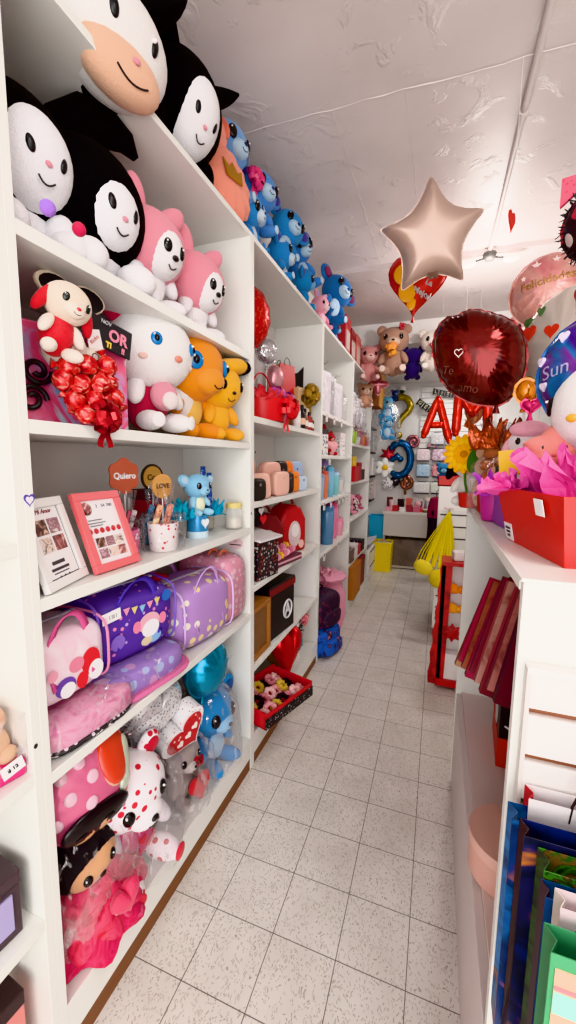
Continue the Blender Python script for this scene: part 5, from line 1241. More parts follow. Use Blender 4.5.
# slat wall with pouches
t = T('slat_board', 'white slatted display board on the back wall', 'slat wall', (.17, BW-.012, 1.05), 0)
for k_ in range(20): MB().box((0, 0, .04+.083*k_), (.92, .02, .077)).build('slat', flat('#e4e0dc', .45), t, smooth=False) if k_ == 0 else None
m = MB(); [m.box((0, 0, .04+.083*k_), (.92, .02, .076)) for k_ in range(1, 20)]; m.build('slats', flat('#e4e0dc', .45), t, smooth=False)
MB().box((0, .006, .83), (.92, .008, 1.66)).build('backing', flat('#4a4644', .6), t, smooth=False)
for i, (x, z, w, h, c, l) in enumerate([(-.22, 1.69, .2, .19, ['#e6e2e2', '#d8b8c0', '#f0ecec'], 'white pouch, top left'), (.005, 1.69, .2, .19, ['#e8e0e4', '#c8a8b8', '#a87890'], 'lilac printed pouch, top middle'), (-.21, 1.455, .2, .2, ['#8fb0cc', '#b8d0e0', '#7a98b8'], 'pale blue pouch, middle left'), (.017, 1.46, .2, .2, ['#e4d4d4', '#c83a5c', '#f0e8e4'], 'white and crimson pouch, middle row'), (-.22, 1.195, .245, .18, ['#ecebe9', '#d0cecc', '#f4f2f0'], 'white plush pouch, bottom left'), (.01, 1.2, .21, .18, ['#e4e6de', '#ccd0c4', '#f0f0ea'], 'cream pouch, bottom middle'), (-.03, 1.93, .2, .19, ['#e0dede', '#b8b4b8', '#f0eeee'], 'white pouch under the letter A'), (.15, 1.92, .15, .19, ['#d8d4d8', '#9890a0', '#efeaee'], 'grey and white pouch under the letters'), (-.10, 1.83, .14, .08, ['#8a4a54', '#c89aa0', '#6a3a44'], 'small maroon purse above the pouches'), (.24, 1.69, .2, .19, ['#d8d0d4', '#b0a0ac', '#e8e0e4'], 'grey pouch, top right'), (.25, 1.45, .2, .2, ['#c8b0b8', '#e0d0d4', '#a88894'], 'mauve pouch, middle right')]):
    t = T('pouch', l+' on the slatted board', 'pouch', (x, BW-.075, z-h/2), 0, 'pouches on the slatted board')
    MB().ell((0, 0, h/2), (w/2, .035, h/2), n=28, m=16, pw=.35).build('pouch_body', swirl_m(c, 18, .4), t); MB().box((0, -.0, h*.99), (w*.5, .02, .02)).build('hang_card', flat('#3a3438', .5), t); MB().box((0, -.03, .012), (w*.9, .02, .02)).build('base_trim', flat('#3a3840', .5), t)
# banner
def pennants(label, txt, p0, p1, sag):
    t = T('pennant_banner', label, 'banner', p0, 0)
    n = len(txt); d = Vector(p1)-Vector(p0); a = math.degrees(math.atan2(d.z, d.x))
    MB().tube([d*(i/12)+Vector((0, 0, -sag*math.sin(PI*i/12))) for i in range(13)], .003, 6).build('string', flat('#2a2628', .5), t)
    for i, ch in enumerate(txt):
        u = (i+.5)/n; q = d*u+Vector((0, -.004, -sag*math.sin(PI*u)))
        w = d.length/n*.9
        fl = MB().prism([(-w/2, 0), (w/2, 0), (w/2, -w*1.15), (0, -w*.85), (-w/2, -w*1.15)], -.001, .001).build('pennant', flat('#151316', .5), t, smooth=False); fl.location = q; fl.rotation_euler = (0, R(-a), 0)
        text(ch, w*.8, flat('#e8d8a0', .4), fl, (0, -.002, -w*.48))
pennants('black pennant banner with pale letters, upper strand over the letter balloons', 'LITTL', (-.125, 6.50, 2.665), (.30, 6.50, 2.60), .02)
pennants('black pennant banner with pale letters, lower strand left of the letter A', 'GEN', (-.315, 6.50, 2.535), (-.07, 6.50, 2.36), .01)
# coat
t = T('coat', 'dark coat with red collar hanging at the right of the counter', 'coat', (.0, 5.72, .34), -8)
MB().lathe([(.02, .78), (.07, .74), (.10, .6), (.09, .3), (.11, 0), (.09, .0)], n=26, wob=.1, wk=6).build('body', cloth('#2b2730'), t); MB().lathe([(.10, .52), (.105, .66), (.07, .77), (.03, .79)], n=24, wob=.06, wk=5).build('collar', cloth('#8c2a44'), t)
MB().tube([(.0, 0, .77), (.0, .0, .86), (.03, 0, .9)], .005, 6).build('hook', flat('#55504e', .4), t)
# bears hanging on the beam
def hung(label, loc, rz, H, fur, **k): return plush(label, 'plush toy', loc, rz, H, fur, group='plush bears hung along the ceiling beam', **k)
hung('large brown teddy bear with candy coloured bow hung on the beam', (-.53, 4.80, 2.53), 4, .56, '#b08a78', muzzle='#d9bca8', pads='#ecd2c4', ears='round', nose='#2a1a1a')
bow('orange and yellow bow on the chest of the large brown teddy', (-.53, 4.655, 2.79), 4, .085, swirl_m(['#e0503a', '#f0b040', '#e86a5c'], 20, .4), tails=False, loops=12)
bow('small red bow on the head of the large brown teddy', (-.44, 4.70, 3.03), 4, .045, flat('#b8404a', .5), tails=False, loops=8)
hung('dusty pink plush lying behind the large brown teddy', (-.80, 4.78, 2.48), 20, .42, '#c88a88', muzzle='#e4b8b0', pads='#e8c4bc')
hung('purple plush bear with its back to the camera beside the brown teddy', (-.32, 4.84, 2.50), 184, .36, '#2c1f5c', limb='#2c1f5c')
hung('white plush bear with red ribbon hung right of the purple bear', (-.12, 4.80, 2.55), 8, .46, '#dcd0c6', muzzle='#f0e8e0', ears='round', pads='#f2ece6')
bow('red ribbon on the white hung bear', (-.10, 4.66, 2.78), 8, .06, flat('#c02434', .4), loops=8)
hung('dusty rose bear with white muzzle hung far right on the beam', (.76, 4.80, 2.58), -8, .48, '#b88484', muzzle='#f0e6e4')
hung('green plush tucked behind the white hung bear', (.02, 4.86, 2.44), 8, .26, '#5c7c4c')
hung('small beige plush hanging at the end of the shelving units', (-.86, 4.98, 2.22), 24, .3, '#d0a088', muzzle='#e8ccb8', pads='#f0d8cc')
t = foil_balloon('small rose pink foil bow shape hanging under the dusty pink plush', (-.72, 5.05, 2.50), 10, flower2(4, .12, 10, .25), .08, foil('#c87c82', .35))
# ------------------------------------------------------------------ right-hand counter unit, open to the aisle
KX0, KX1, KY0, KY1, KZ = .138, .72, .72, 2.045, 1.398
t = T('display_counter', 'white chest-high counter unit with open side facing the aisle', 'counter', (KX0, KY0, 0), 0)
w_, l_ = KX1-KX0, KY1-KY0
MB().bb(0, w_, 0, .022, 0, KZ-.006).build('end_panel', MEL, t, bevel=.0015)
MB().bb(0, w_, l_-.022, l_, 0, KZ-.028).build('end_panel', MEL, t, bevel=.0015)
MB().bb(-.002, w_, .0225, l_+.004, KZ-.026, KZ-.0065).build('top_board', MEL, t, bevel=.001); MB().bb(-.004, w_, -.004, l_+.006, KZ-.006, KZ).build('top_laminate', MEL, t, bevel=.001)
MB().bb(w_-.02, w_, .022, l_-.022, 0, KZ-.028).build('back_panel', MEL2, t, smooth=False)
MB().bb(0.004, .026, .022, l_-.022, 0, .47).build('lower_front_panel', flat('#ded2cf', .45), t, bevel=.0015)
MB().bb(.026, w_-.02, .022, l_-.022, .46, .48).build('inner_shelf', flat('#e3cfca', .45), t, bevel=.0015)
SZ = .481
# slat board on the near end
t = T('slat_board', 'white slatted board with brown grooves on the near end of the counter', 'slat wall', (.155, .706, .5), 0)
m = MB(); zs = [.757, .688, .609, .53, .45, .37, .29, .21, .13, .05]
for i in range(len(zs)-1): m.bb(0, .55, -.009, .011, zs[i+1]+.006, zs[i]-.006)
m.build('slats', flat('#eee9e6', .4), t, bevel=.001); MB().bb(0, .55, .002, .010, .05, .75).build('groove_strip', wood_m('#8a5236', '#6f3f28'), t, smooth=False)
MB().bb(-.006, .0, -.01, .011, .05, .757).build('edge_strip', flat('#d9d2ce', .4), t); MB().bb(-.006, .55, -.012, .011, .752, .762).build('top_strip', flat('#f0ecea', .4), t)
# ------------------------------------------------------------------ gift bags hanging on the slat board, nearest first in the photo's corner
def sl_bag(label, x, y, ztop, w, h, d, face, side, **k):
    t = gift_bag(label, (x+w/2, y-.004, ztop-h), 0, w, d, h, face, side, group='gift bags hanging on the slat board', **k)
    MB().tube([(w*.2, -d*.6, h+.02), (w*.2, -d*.5, h+.0), (w*.2, d*.5, h+.0), (w*.2, .705-y, h+.012)], .0025, 6).build('hanging_hook', flat('#a9a6a4', .3, .8), t)
    return t
sl_bag('white gift bag with red edge hanging closest to the slat board', .157, .676, 1.07, .26, .34, .03, dots_m('#eae2e2', '#c8303a', 12, .2), flat('#b8222c', .4), handle='#c02a34')
sl_bag('deep blue gift bag with orange planet print, second from the slat board', .13, .645, 1.056, .27, .37, .034, swirl_m(['#123a86', '#1f5fa0', '#0d2350', '#1a3a78', '#d07a34'], 5, .3), swirl_m(['#17386c', '#2a6fa8', '#123058', '#a86a48'], 7, .3))
sl_bag('navy and orange striped gift bag, third from the slat board', .139, .608, 1.065, .27, .36, .03, swirl_m(['#16205e', '#1c1e2c', '#2a2a56', '#c87a34'], 6, .35), flat('#2c181c', .4))
sl_bag('dark green leafy gift bag in the middle of the hanging bags', .155, .57, 1.059, .27, .37, .034, swirl_m(['#16301c', '#4a8a34', '#1c2818', '#7c5a34', '#2e5a28'], 24, .35), swirl_m(['#122018', '#2c4a24', '#181a16'], 20, .4))
sl_bag('blue and black gift bag in front of the leafy one', .152, .54, 1.047, .26, .36, .024, flat('#1c4a86', .35), flat('#3c2a34', .4))
sl_bag('white and pink gift bag with grey edge near the camera', .160, .512, 1.068, .26, .36, .024, swirl_m(['#efe6e4', '#f0d8dc', '#e8e0e0'], 5, .5), flat('#c8bdb6', .5))
sl_bag('small purple gift bag behind the green front bag', .176, .492, 1.045, .24, .3, .016, flat('#3d2a86', .4), flat('#3d2a86', .4))
t = sl_bag('green gift bag with pale spots, nearest of the hanging bags', .139, .463, 1.066, .28, .37, .03, dots_m('#3f8a5c', '#8fc49c', 12, .2), flat('#2f7048', .4))
t = T('greeting_card', 'peach card with mint band and purple leaf outline on the nearest green bag', 'card', (.275, .443, .86), 0)
MB().box((0, 0, .085), (.262, .002, .21)).build('card', paper('#eec6a4'), t, smooth=False); MB().box((0, -.0014, .150), (.262, .001, .026)).build('band', paper('#a6dcd2'), t, smooth=False); MB().box((0, -.0014, .168), (.262, .001, .004)).build('stripe', paper('#e8949c'), t, smooth=False)
lf = [(-.02*math.sin(PI*i/10)*1., .07*i/10) for i in range(11)]+[(.02*math.sin(PI*i/10), .07*i/10) for i in range(10, 0, -1)]
for a in (-22, 18):
    o = MB().tube([(p[0], 0, p[1]) for p in lf], .0022, 6, True).build('leaf_outline', flat('#7a4ab0', .5), t); o.location = (-.09, -.002, .045); o.rotation_euler = (0, R(a), 0)
# ------------------------------------------------------------------ fan of gift bags inside the counter
FC = [('#b98a64', '#8a4a3a', 'tan floral'), ('#a81c40', '#8c1434', 'crimson'), ('#a8604a', '#7c2c30', 'copper'), ('#a51a42', '#861232', 'raspberry'), ('#7c2030', '#5c1824', 'wine'), ('#c08a80', '#8c4a48', 'dusty rose'), ('#6c1824', '#8a3038', 'maroon'), ('#b0706a', '#6a2a30', 'rosewood'), ('#5c1420', '#40101a', 'dark plum')]
for i, (c, c2, nm) in enumerate(FC):
    y = 1.60-.078*i; lean = 17-.5*i
    h = .325-.005*i; zb = .79+.027*i+.028*((i*5) % 3)/2
    fm = swirl_m([c2, c, c], 9, .3) if i in (0, 2, 5, 7) else flat(c, .3)
    t = gift_bag('%s gift bag, %s in the fan hanging inside the counter' % (nm, ['farthest', 'second', 'third', 'fourth', 'fifth', 'sixth', 'seventh', 'eighth', 'nearest'][i]), (.195+.006*i, y, zb), 0, .2, .026, h, fm, flat(c2, .35), group='gift bags fanned out inside the counter', tilt=-5-2.5*(i % 3), roll=lean)
    zt = min(.11, 1.36-zb-h)
    for s in (-1, 1):
        MB().tube([(s*.03, 0, h-.005), (s*.012, .005, h+zt*.6), (.0, .0, h+zt)], .003, 6).build('cord', cloth('#4a2c24'), t)
    MB().ell((-.05+.02*(i % 3), -.012, h+.014), (.02, .016, .018), n=10, m=6).build('cord_knot', flat('#17131a', .4), t)
for i, (x, y, c, nm) in enumerate([(.30, 1.62, '#7a4a36', 'brown'), (.36, 1.55, '#4a2a3c', 'plum'), (.33, 1.70, '#5a3a2a', 'dark brown'), (.42, 1.5, '#35233c', 'violet')]):
    t = T('cord_bundle', '%s bundle of long cords hanging at the back inside the counter' % nm, 'cords', (x, y, .98), 0, 'cord bundles inside the counter')
    for k in range(7): MB().tube([(.018*math.cos(k*1.1), .018*math.sin(k*1.1), 0), (.012*math.cos(k), .012*math.sin(k), .2), (.004*math.cos(k), .004*math.sin(k), .385)], .006, 6).build('cord', cloth(c), t)
gift_bag('magenta gift bag flat against the near end inside the counter', (.30, .80, .95), 0, .24, .02, .34, flat('#7c1a48', .4), flat('#5c1236', .4))
t = carton('black and red box with white script standing on the inner shelf', (.335, 1.66, SZ), -4, (.14, .24, .30), flat('#1b181c', .35), flat('#1b181c', .35))
MB().box((-.0712, 0, .055), (.003, .24, .11)).build('red_band', flat('#c0281e', .4), t); MB().box((0, -.1212, .055), (.14, .003, .11)).build('red_band', flat('#c0281e', .4), t)
text('Love', .07, flat('#e6dede', .5), t, (.0, -.1218, .20), (90, -60, 0)); MB().ell((-.072, 0, .17), (.002, .06, .07)).build('oval_label', flat('#cfc8c8', .5), t)
t = T('gift_box', 'pale pink half-round box lying on the inner shelf', 'box', (.235, 1.12, SZ), -8)
pl = [(.10*math.cos(PI*i/20), .10*math.sin(PI*i/20)) for i in range(21)]
MB().add([(p[0], p[1], 0) for p in pl]+[(p[0], p[1], .09) for p in pl], [list(range(21)), [21+i for i in range(21)][::-1]]+[(i, 21+i, 21+(i+1) % 21, (i+1) % 21) for i in range(21)]).build('box_body', flat('#dba99c', .5), t, ang=40)
MB().add([(p[0]*1.03, p[1]*1.03, .08) for p in pl]+[(p[0]*1.03, p[1]*1.03, .11) for p in pl], [list(range(21)), [21+i for i in range(21)][::-1]]+[(i, 21+i, 21+(i+1) % 21, (i+1) % 21) for i in range(21)]).build('lid', flat('#e3b6a8', .5), t, ang=40)
t.rotation_euler = (0, 0, R(100))
# ------------------------------------------------------------------ on the counter
CZ = KZ+.001
t = T('gift_box', 'large red gift box filled with hot pink tissue on the counter top', 'gift box', (.335, .975, CZ), 10)
def taper(w, d, h, k=1.1): 
    x, y = w/2, d/2
    return [(-x, -y, 0), (x, -y, 0), (x, y, 0), (-x, y, 0), (-x*k, -y*k, h), (x*k, -y*k, h), (x*k, y*k, h), (-x*k*1.06, y*k, h)]
MB().add(taper(.29, .275, .125, 1.13), [(0, 3, 2, 1), (0, 1, 5, 4), (1, 2, 6, 5), (2, 3, 7, 6), (3, 0, 4, 7)]).build('box_body', flat('#cf2218', .35), t, smooth=False, solid=.004, bevel=.001)
tm = MB(); tissue(tm, .30, .29, .125, 16, 4, 52, 0., .45); tm.build('tissue_paper', flat('#ee62b2', .6), t, smooth=False).location = (-.005, 0, .098)
tm = MB(); tissue(tm, .13, .14, .045, 8, 14, 6); o = tm.build('tissue_paper', flat('#f268ba', .6), t, smooth=False); o.location = (-.165, .11, .118); o.rotation_euler = (R(-8), R(-6), 0)
for y, z, s in ((-.075, .098, .032), (.12, .022, .04)):
    g = MB().box((0, 0, 0), (.0016, s*1.15, s)).build('price_tag', paper('#f2eeee'), t, smooth=False); g.location = (-.1468-.0287*z/.125, y, z); g.rotation_euler = (0, R(-12.5), 0)
    if z < .05: 
        for k in range(3): MB().box((-.0012, 0, .009-.009*k), (.001, .028-.006*k, .005)).build('print', BLACK, g, smooth=False)
# toys in and behind the box
plush('large white plush with yellow nose at the right edge behind the pink tissue', 'plush toy', (.33, 1.0, CZ+.075), -58, .32, '#f3efee', ears=None, nose='#e8b020', limb='#f3efee', hs=1.25, mouth=False, eyer=.9, eyew=44)
t = T('plush_toy', 'pink star-shaped plush with tiny black eyes in the pink tissue', 'plush toy', (.232, 1.03, CZ+.205), -10, None, -10)
pillow(MB(), star2(5, .062, .046, 6, .06), .075, 7, .0, 0).build('body', plush_m('#ef8f86'), t)
for s in (-1, 1): MB().ell((s*.02, -.033, .004), (.004, .003, .007), n=10, m=6).build('eye', BLACK, t)
MB().ell((.0, -.034, -.014), (.007, .004, .004), n=10, m=6).build('nose', flat('#c85a5a', .5), t)
t = T('gift_tag', 'yellow folded card with green bow behind the star plush', 'card', (.205, 1.13, CZ+.19), -14, None, 0, -14)
MB().prism([(-.07, -.03), (.05, -.03), (.065, .02), (-.06, .035)], -.002, .002).build('card', flat('#eab81e', .5), t, smooth=False); MB().ell((.045, -.012, .035), (.026, .014, .016)).build('green_bow', flat('#8fd43a', .4), t)
t = T('gift_tag', 'black tag with white lettering beside the purple tissue', 'tag', (.165, 1.18, CZ+.135), -10); MB().box((0, 0, 0), (.05, .003, .075)).build('card', flat('#19171b', .5), t); text('SI', .032, WHITE, t, (0, -.002, 0), (90, -70, 0))
t = T('gift_basket', 'purple tissue in a small gift pot behind the red box', 'gift cup', (.172, 1.42, CZ), 0)
MB().lathe([(.03, 0), (.035, .004), (.045, .09), (.04, .09)], n=22).build('pot', flat('#b83a8c', .4), t); tm = MB(); tissue(tm, .12, .11, .08, 8, 31, 7); tm.build('tissue_paper', flat('#c85ad0', .5), t, smooth=False).location = (0, 0, .085)
t = plush('pale pink and white plush with folded ears behind the star plush', 'plush toy', (.238, 1.34, CZ+.12), -10, .175, '#f2e4e8', ears='drop', ear_col='#f2b4c4', nose='#8a4a5a', limb='#eed4dc')
MB().ell((0, -.02, .155), (.05, .04, .024), (R(14), 0, 0)).build('pink_cap', plush_m('#f4aec0'), t)
carton('purple gift box under the pale pink plush', (.255, 1.345, CZ), 6, (.17, .16, .118), flat('#9a5aae', .5))
# bouquet with copper foil and kraft flowers
t = T('bouquet', 'film wrapped bouquet with copper foil ruffle behind the pink tissue', 'bouquet', (.185, 1.60, CZ), 0)
cello(MB(), .15, .14, .32, .74, .62, 2.4, 30, 5).build('film_wrap', FILM, t, ang=180)
MB().lathe([(.035, 0), (.045, .01), (.05, .08), (.045, .085)], n=22).build('pot', flat('#b8241f', .4), t)
for i in range(9):
    a = i*2.4; MB().ell((.03*math.cos(a)*(.6+.05*i), .03*math.sin(a)*(.6+.05*i), .12+.014*i), (.026, .026, .02), (R(30*math.sin(a)), R(30*math.cos(a)), 0)).build('flower', cloth(['#c98a66', '#b06a48', '#d8a488'][i % 3]), t)
tm = MB(); tissue(tm, .17, .15, .12, 10, 41, 10); tm.build('foil_ruffle', foil('#b5532f', .25, .6, 30), t, smooth=False).location = (0, 0, .23)
t = foil_balloon('small orange foil balloon above the pale pink plush', (.235, 1.42, 1.795), -8, round2(24, .055, .065), .05, foil('#e08a2a', .2, .5)); stick(t, -.33, -.03)
t = foil_balloon('tiny magenta foil heart below the orange foil balloon', (.247, 1.40, 1.745), -8, heart2(20, .045, .04), .03, foil('#d83a74', .3)); stick(t, -.25, -.01, .002)
# sunflower, cow and flesh coloured plush at the counter's far end
t = T('sunflower', 'yellow fabric sunflower with one dark green leaf at the far end of the counter', 'flower', (.095, 1.78, CZ), -6)
for ring, (n_, rr_, ln) in enumerate(((16, .055, .04), (14, .042, .036), (10, .026, .028))):
    for i in range(n_):
        a = 2*PI*(i+.5*ring)/n_
        MB().ell((rr_*math.sin(a), -.006*ring, .215+rr_*math.cos(a)), (.013, .006, ln*.6), (0, a, 0), n=10, m=8).build('petal', cloth(['#f2b018', '#f6c22c', '#f0a818'][ring]), t)
MB().ell((0, -.008, .215), (.02, .012, .02)).build('flower_centre', cloth('#c87a14'), t)
MB().ell((.04, -.035, .19), (.026, .006, .05), (0, R(10), 0)).build('leaf', cloth('#3f6a2c'), t)
MB().tube([(0, .01, .2), (.01, .02, .1), (.03, .03, .01)], .005, 8).build('stem', cloth('#4a7a34'), t)
MB().lathe([(.035, 0), (.04, .004), (.045, .06), (.04, .06)], n=20).build('pot', flat('#c0281f', .4), t).location = (.03, .03, 0)
plush('white and black cow plush behind the sunflower', 'plush toy', (.135, 1.90, CZ), -10, .26, '#f0ece8', ears='drop', ear_col='#1c1a1c', muzzle='#e8c0b0', nose='#6a3a3a')
plush('peach coloured plush leaning beside the sunflower', 'plush toy', (.165, 1.74, CZ), 20, .23, '#e3b79c', ears='round', muzzle='#eccab4', roll=12)
carton('dark red gift box beside the bouquet at the counter edge', (.185, 1.86, CZ), 6, (.10, .09, .065), flat('#a81c22', .4))
# ------------------------------------------------------------------ far gondola, red stand, yellow bag
t = T('gondola', 'white slatted gondola end standing beyond the counter', 'display stand', (.02, 3.78, 0), 0)
MB().bb(0, .5, 0, .7, .09, 1.375).build('carcass', MEL, t, bevel=.003); MB().bb(.02, .48, .03, .68, 0, .09).build('base', flat('#2b2929', .5), t)
m = MB(); [m.bb(0.02, .48, -.004, .0, z, z+.012) for z in [.18+.105*i for i in range(10)]]; m.build('groove_strip', flat('#4a4442', .6), t, smooth=False)
MB().bb(.0, .3, -.006, -.001, 1.17, 1.37).build('header_panel', flat('#f0ece8', .4), t, smooth=False); text('Promo', .028, flat('#c8848c', .5), t, (.09, -.0075, 1.185))
t = T('display_tray', 'red tray of small plush on top of the far gondola', 'tray', (.165, 4.0, 1.376), 0)
m = MB(); m.box((0, 0, .006), (.32, .34, .012)); m.box((0, -.165, .045), (.32, .01, .09)); m.box((0, .165, .045), (.32, .01, .09)); m.box((-.155, 0, .045), (.01, .34, .09)); m.box((.155, 0, .045), (.01, .34, .09)); m.build('tray', flat('#c4231c', .35), t, bevel=.002)
for i, (x, c, m_, l) in enumerate([(.05, '#3a7aa8', '#8ac0e0', 'blue'), (.13, '#2a262c', '#e8e4e4', 'black and white'), (.21, '#c83a3a', '#f0c8c0', 'red'), (.28, '#f0e8e4', '#f0d0c8', 'white')]):
    plush('small %s plush in the red tray on the far gondola' % l, 'plush toy', (x, 3.97+.03*(i % 2), 1.389), 0, .2, c, muzzle=m_, group='small plush toys in the far red tray')
t = T('tulle_bag', 'yellow tulle bag with long straps hanging on the far gondola', 'bag', (.115, 3.74, 1.17), 0)
for i in range(12):
    a = -1.1+.2*i
    MB().tube([(0, 0, 0), (-.04+.065*a, -.02-.01*(i % 3), -.18), (-.085+.12*a, -.03, -.36), (-.115+.14*a+.01*math.sin(i*3), -.035, -.50)], [.006, .009, .011, .010], 8, flatn=.4).build('strap', cloth(['#e8d020', '#f0dc3a', '#dcc418'][i % 3]), t)
MB().ell((-.19, -.07, -.50), (.085, .06, .065), (0, R(25), 0)).build('pouch', plush_m('#f2dc4a'), t); MB().ell((-.06, -.08, -.585), (.085, .07, .085)).build('pouch', plush_m('#ecd23a'), t)
MB().tube([(0, .035, .02), (0, -.01, .0), (0, -.03, .015)], .004, 6).build('hook', flat('#a8a4a2', .3, .8), t)
t = T('gift_stand', 'red cardboard display stand with scalloped side in front of the far gondola', 'display stand', (.13, 3.0, 0), 0)
zz = [(-.125+.01*((i % 2)), .06+.045*i) for i in range(11)]
MB().prism([(-.02, .03), (.0, .9), (-.07, .9)]+[(-.07-.05*(1-i/11)-.010*(i % 2), .03+.075*i) for i in range(11, -1, -1)], -.10, -.09).build('scalloped_side', swirl_m(['#7c1218', '#b81c20', '#c8282a'], 6, .35), t, smooth=False)
m = MB(); m.box((.06, -.0, .9), (.26, .22, .025)); m.box((-.055, -.09, .48), (.03, .02, .84)); m.box((.16, -.09, .48), (.02, .02, .84)); m.box((.06, -.0, .05), (.26, .22, .05)); m.build('frame', flat('#b5181c', .35), t, bevel=.002)
MB().box((.06, .02, .5), (.2, .01, .8)).build('inner_panel', flat('#e6dcdc', .5), t, smooth=False); MB().box((.06, -.06, .16), (.19, .06, .2)).build('white_carton', flat('#e9e3e2', .5), t)
MB().box((-.035, -.088, .48), (.03, .02, .34)).build('black_strip', flat('#231d1e', .5), t)
for i, (z, c) in enumerate(((.72, '#ef8a2a'), (.58, '#f0a03a'))):
    o = T('hair_bow', 'orange tulle bow on the red stand, %s one' % ['upper', 'lower'][i], 'bow', (.18, 2.95, z), 0, 'orange bows on the red stand'); MB().ell((-.04, 0, 0), (.05, .02, .035), (0, R(20), 0)).build('loop', cloth(c), o); MB().ell((.04, 0, 0), (.05, .02, .035), (0, R(-20), 0)).build('loop', cloth(c), o); MB().ell((0, -.01, 0), .015).build('knot', cloth(c), o)
o = T('paper_star', 'dark red pleated paper star low on the red stand', 'decoration', (.15, 2.9, .42), 0); pillow(MB(), star2(8, .07, .045, 3), .02, 5, .2, 16).build('star', flat('#a8161c', .4), o)
carton('small white trinket box on top of the red stand', (.17, 3.0, .913), 10, (.08, .08, .06), flat('#ece6e4', .4)); 
t = bottle('small dark bottle on top of the red stand', (.24, 3.0, .913), [(.02, 0), (.022, .01), (.02, .1), (.008, .13)], flat('#2a262c', .3), flat('#d8c8c0', .4), .03)
# ------------------------------------------------------------------ letter balloons
RF = foil('#cf2412', .2, .25)
t = foil_tube('red foil letter balloon A hanging beyond the counter', [lerp_path([(-.115, -.17), (-.0, .17)], 12), lerp_path([(.0, .17), (.115, -.22)], 12), lerp_path([(-.06, -.07), (.06, -.07)], 8)], .036, RF, (-.03, 4.1, 2.0), -4, group='red letter balloons')
MB().tube([(0, 0, .18), (0, 0, CH-2.0-.04)], 0.0006, 5).build('thread', flat('#b8b0ac', .5), t)
t = foil_tube('red foil letter balloon M beside the letter A', [lerp_path([(-.13, -.2), (-.115, .27)], 12), lerp_path([(-.115, .16), (.0, -.03)], 8), lerp_path([(.0, -.03), (.115, .14)], 8), lerp_path([(.115, .14), (.135, -.17)], 10)], .042, RF, (.265, 4.1, 2.05), -4, group='red letter balloons')
MB().tube([(-.1, 0, .28), (-.1, 0, CH-2.05-.04)], 0.0006, 5).build('thread', flat('#b8b0ac', .5), t)
t = foil_balloon('small blue and orange balloon behind the letter M', (.29, 4.25, 2.1), 0, round2(24, .16, .3), .1, swirl_m(['#2a5aa8', '#c87a3a', '#8a3a5c', '#d8a060'], 7, .3, .4)); MB().tube([(0, 0, .14), (0, 0, CH-2.1-.04)], 0.0006, 5).build('thread', flat('#b8b0ac', .5), t)
# ------------------------------------------------------------------ floating balloons
so = star2(5, .300, .172, 9, -.07)
for _ in range(2): so = [((so[i-1][0]+2*so[i][0]+so[(i+1) % len(so)][0])/4, (so[i-1][1]+2*so[i][1]+so[(i+1) % len(so)][1])/4) for i in range(len(so))]
t = foil_balloon('large satin beige pink star balloon floating under the ceiling', (-.10, 2.55, 2.815), 10, so, .2, flat('#c6aa9d', .32, .3, .5, 8, .2), tilt=14, roll=-6, wr=.04, wk=50, te=4.5, nz=-.165)
MB().add([(-.022, -.095, -.04), (.022, -.095, -.04), (.03, -.02, -.2), (-.03, -.02, -.2), (0, -.085, -.06), (0, -.005, -.2)], [(0, 4, 5, 3), (4, 1, 2, 5)]).build('tail_fold', flat('#b08e80', .3, .35), t, solid=.002)
t = foil_balloon('red heart balloon with yellow shape and white La Mejor lettering behind the star', (-.215, 3.22, 2.83), 4, heart2(44, .40, .42), .17, dots_m('#c41f18', '#ea8a80', 26, .14, .25, None, .35, .2), roll=4)
for (x, z, w, h) in ((-.075, .06, .17, .15), (-.055, -.05, .12, .16), (-.02, -.13, .06, .10)):
    M_ = MB(); pillow(M_, round2(24, w, h), .012, 4, 0, 0, c=(x, 0, z)); M_.build('print', flat('#f0a818', .3), t).location = (0, -.082*(1-(x*x+z*z)/.09), 0)
sk = [c for c in t.children if c.name.startswith('balloon_skin')][0]; text('La', .05, WHITE, t, (.085, -.090, .0), (90, 18, 0), bold=.002, wrap=sk); text('Mejor', .052, WHITE, t, (.045, -.089, -.062), (90, 18, 0), bold=.002, wrap=sk)
# dark red heart on a stick
px_ = [(432, 340), (433, 328), (438, 318), (446, 312), (455, 312), (462, 309), (471, 308), (482, 311), (494, 316), (506, 322), (516, 331), (522, 343), (525, 357), (525, 371), (522, 384), (516, 395), (508, 403), (499, 406), (488, 405), (476, 402), (464, 396), (453, 388), (443, 376), (436, 361)]
ho = [((a-479)*.00308, (357-b)*.00322) for a, b in px_]
def dense(P, k=3):
    out = []
    for i in range(len(P)):
        p0, p1, p2, p3 = (Vector(P[(i+j-1) % len(P)]) for j in range(4))
        for j in range(k):
            u = j/k; q_ = .5*((2*p1)+(-p0+p2)*u+(2*p0-5*p1+4*p2-p3)*u*u+(-p0+3*p1-3*p2+p3)*u**3); out.append((q_.x, q_.y))
    return out
t = foil_balloon('big dark red heart balloon with small white hearts over the counter', (.108, 1.56, 1.93), -6, dense(ho), .2, foil('#5e0d0b', .16, .5, 11), wr=.2, wk=34, nx=.065, nz=-.155, te=2.6)
sk = [c for c in t.children if c.name.startswith('balloon_skin')][0]
for x, z, s in ((-.055, .0, .026), (-.018, .018, .02)):
    o = MB().tube([(p[0], 0, p[1]) for p in heart2(20, s, s)], .0014, 6, True).build('heart_outline', flat('#e8d8d4', .4), t); o.location = (x, -.096, z)
text('Te', .035, flat('#a87870', .4), t, (-.085, -.1, -.045), (90, 14, 0), wrap=sk); text('amo', .036, flat('#a87870', .4), t, (-.02, -.1, -.105), (90, 14, 0), wrap=sk); stick(t, -.42, -.155, .0025, x=.065, d=(.01, .04))
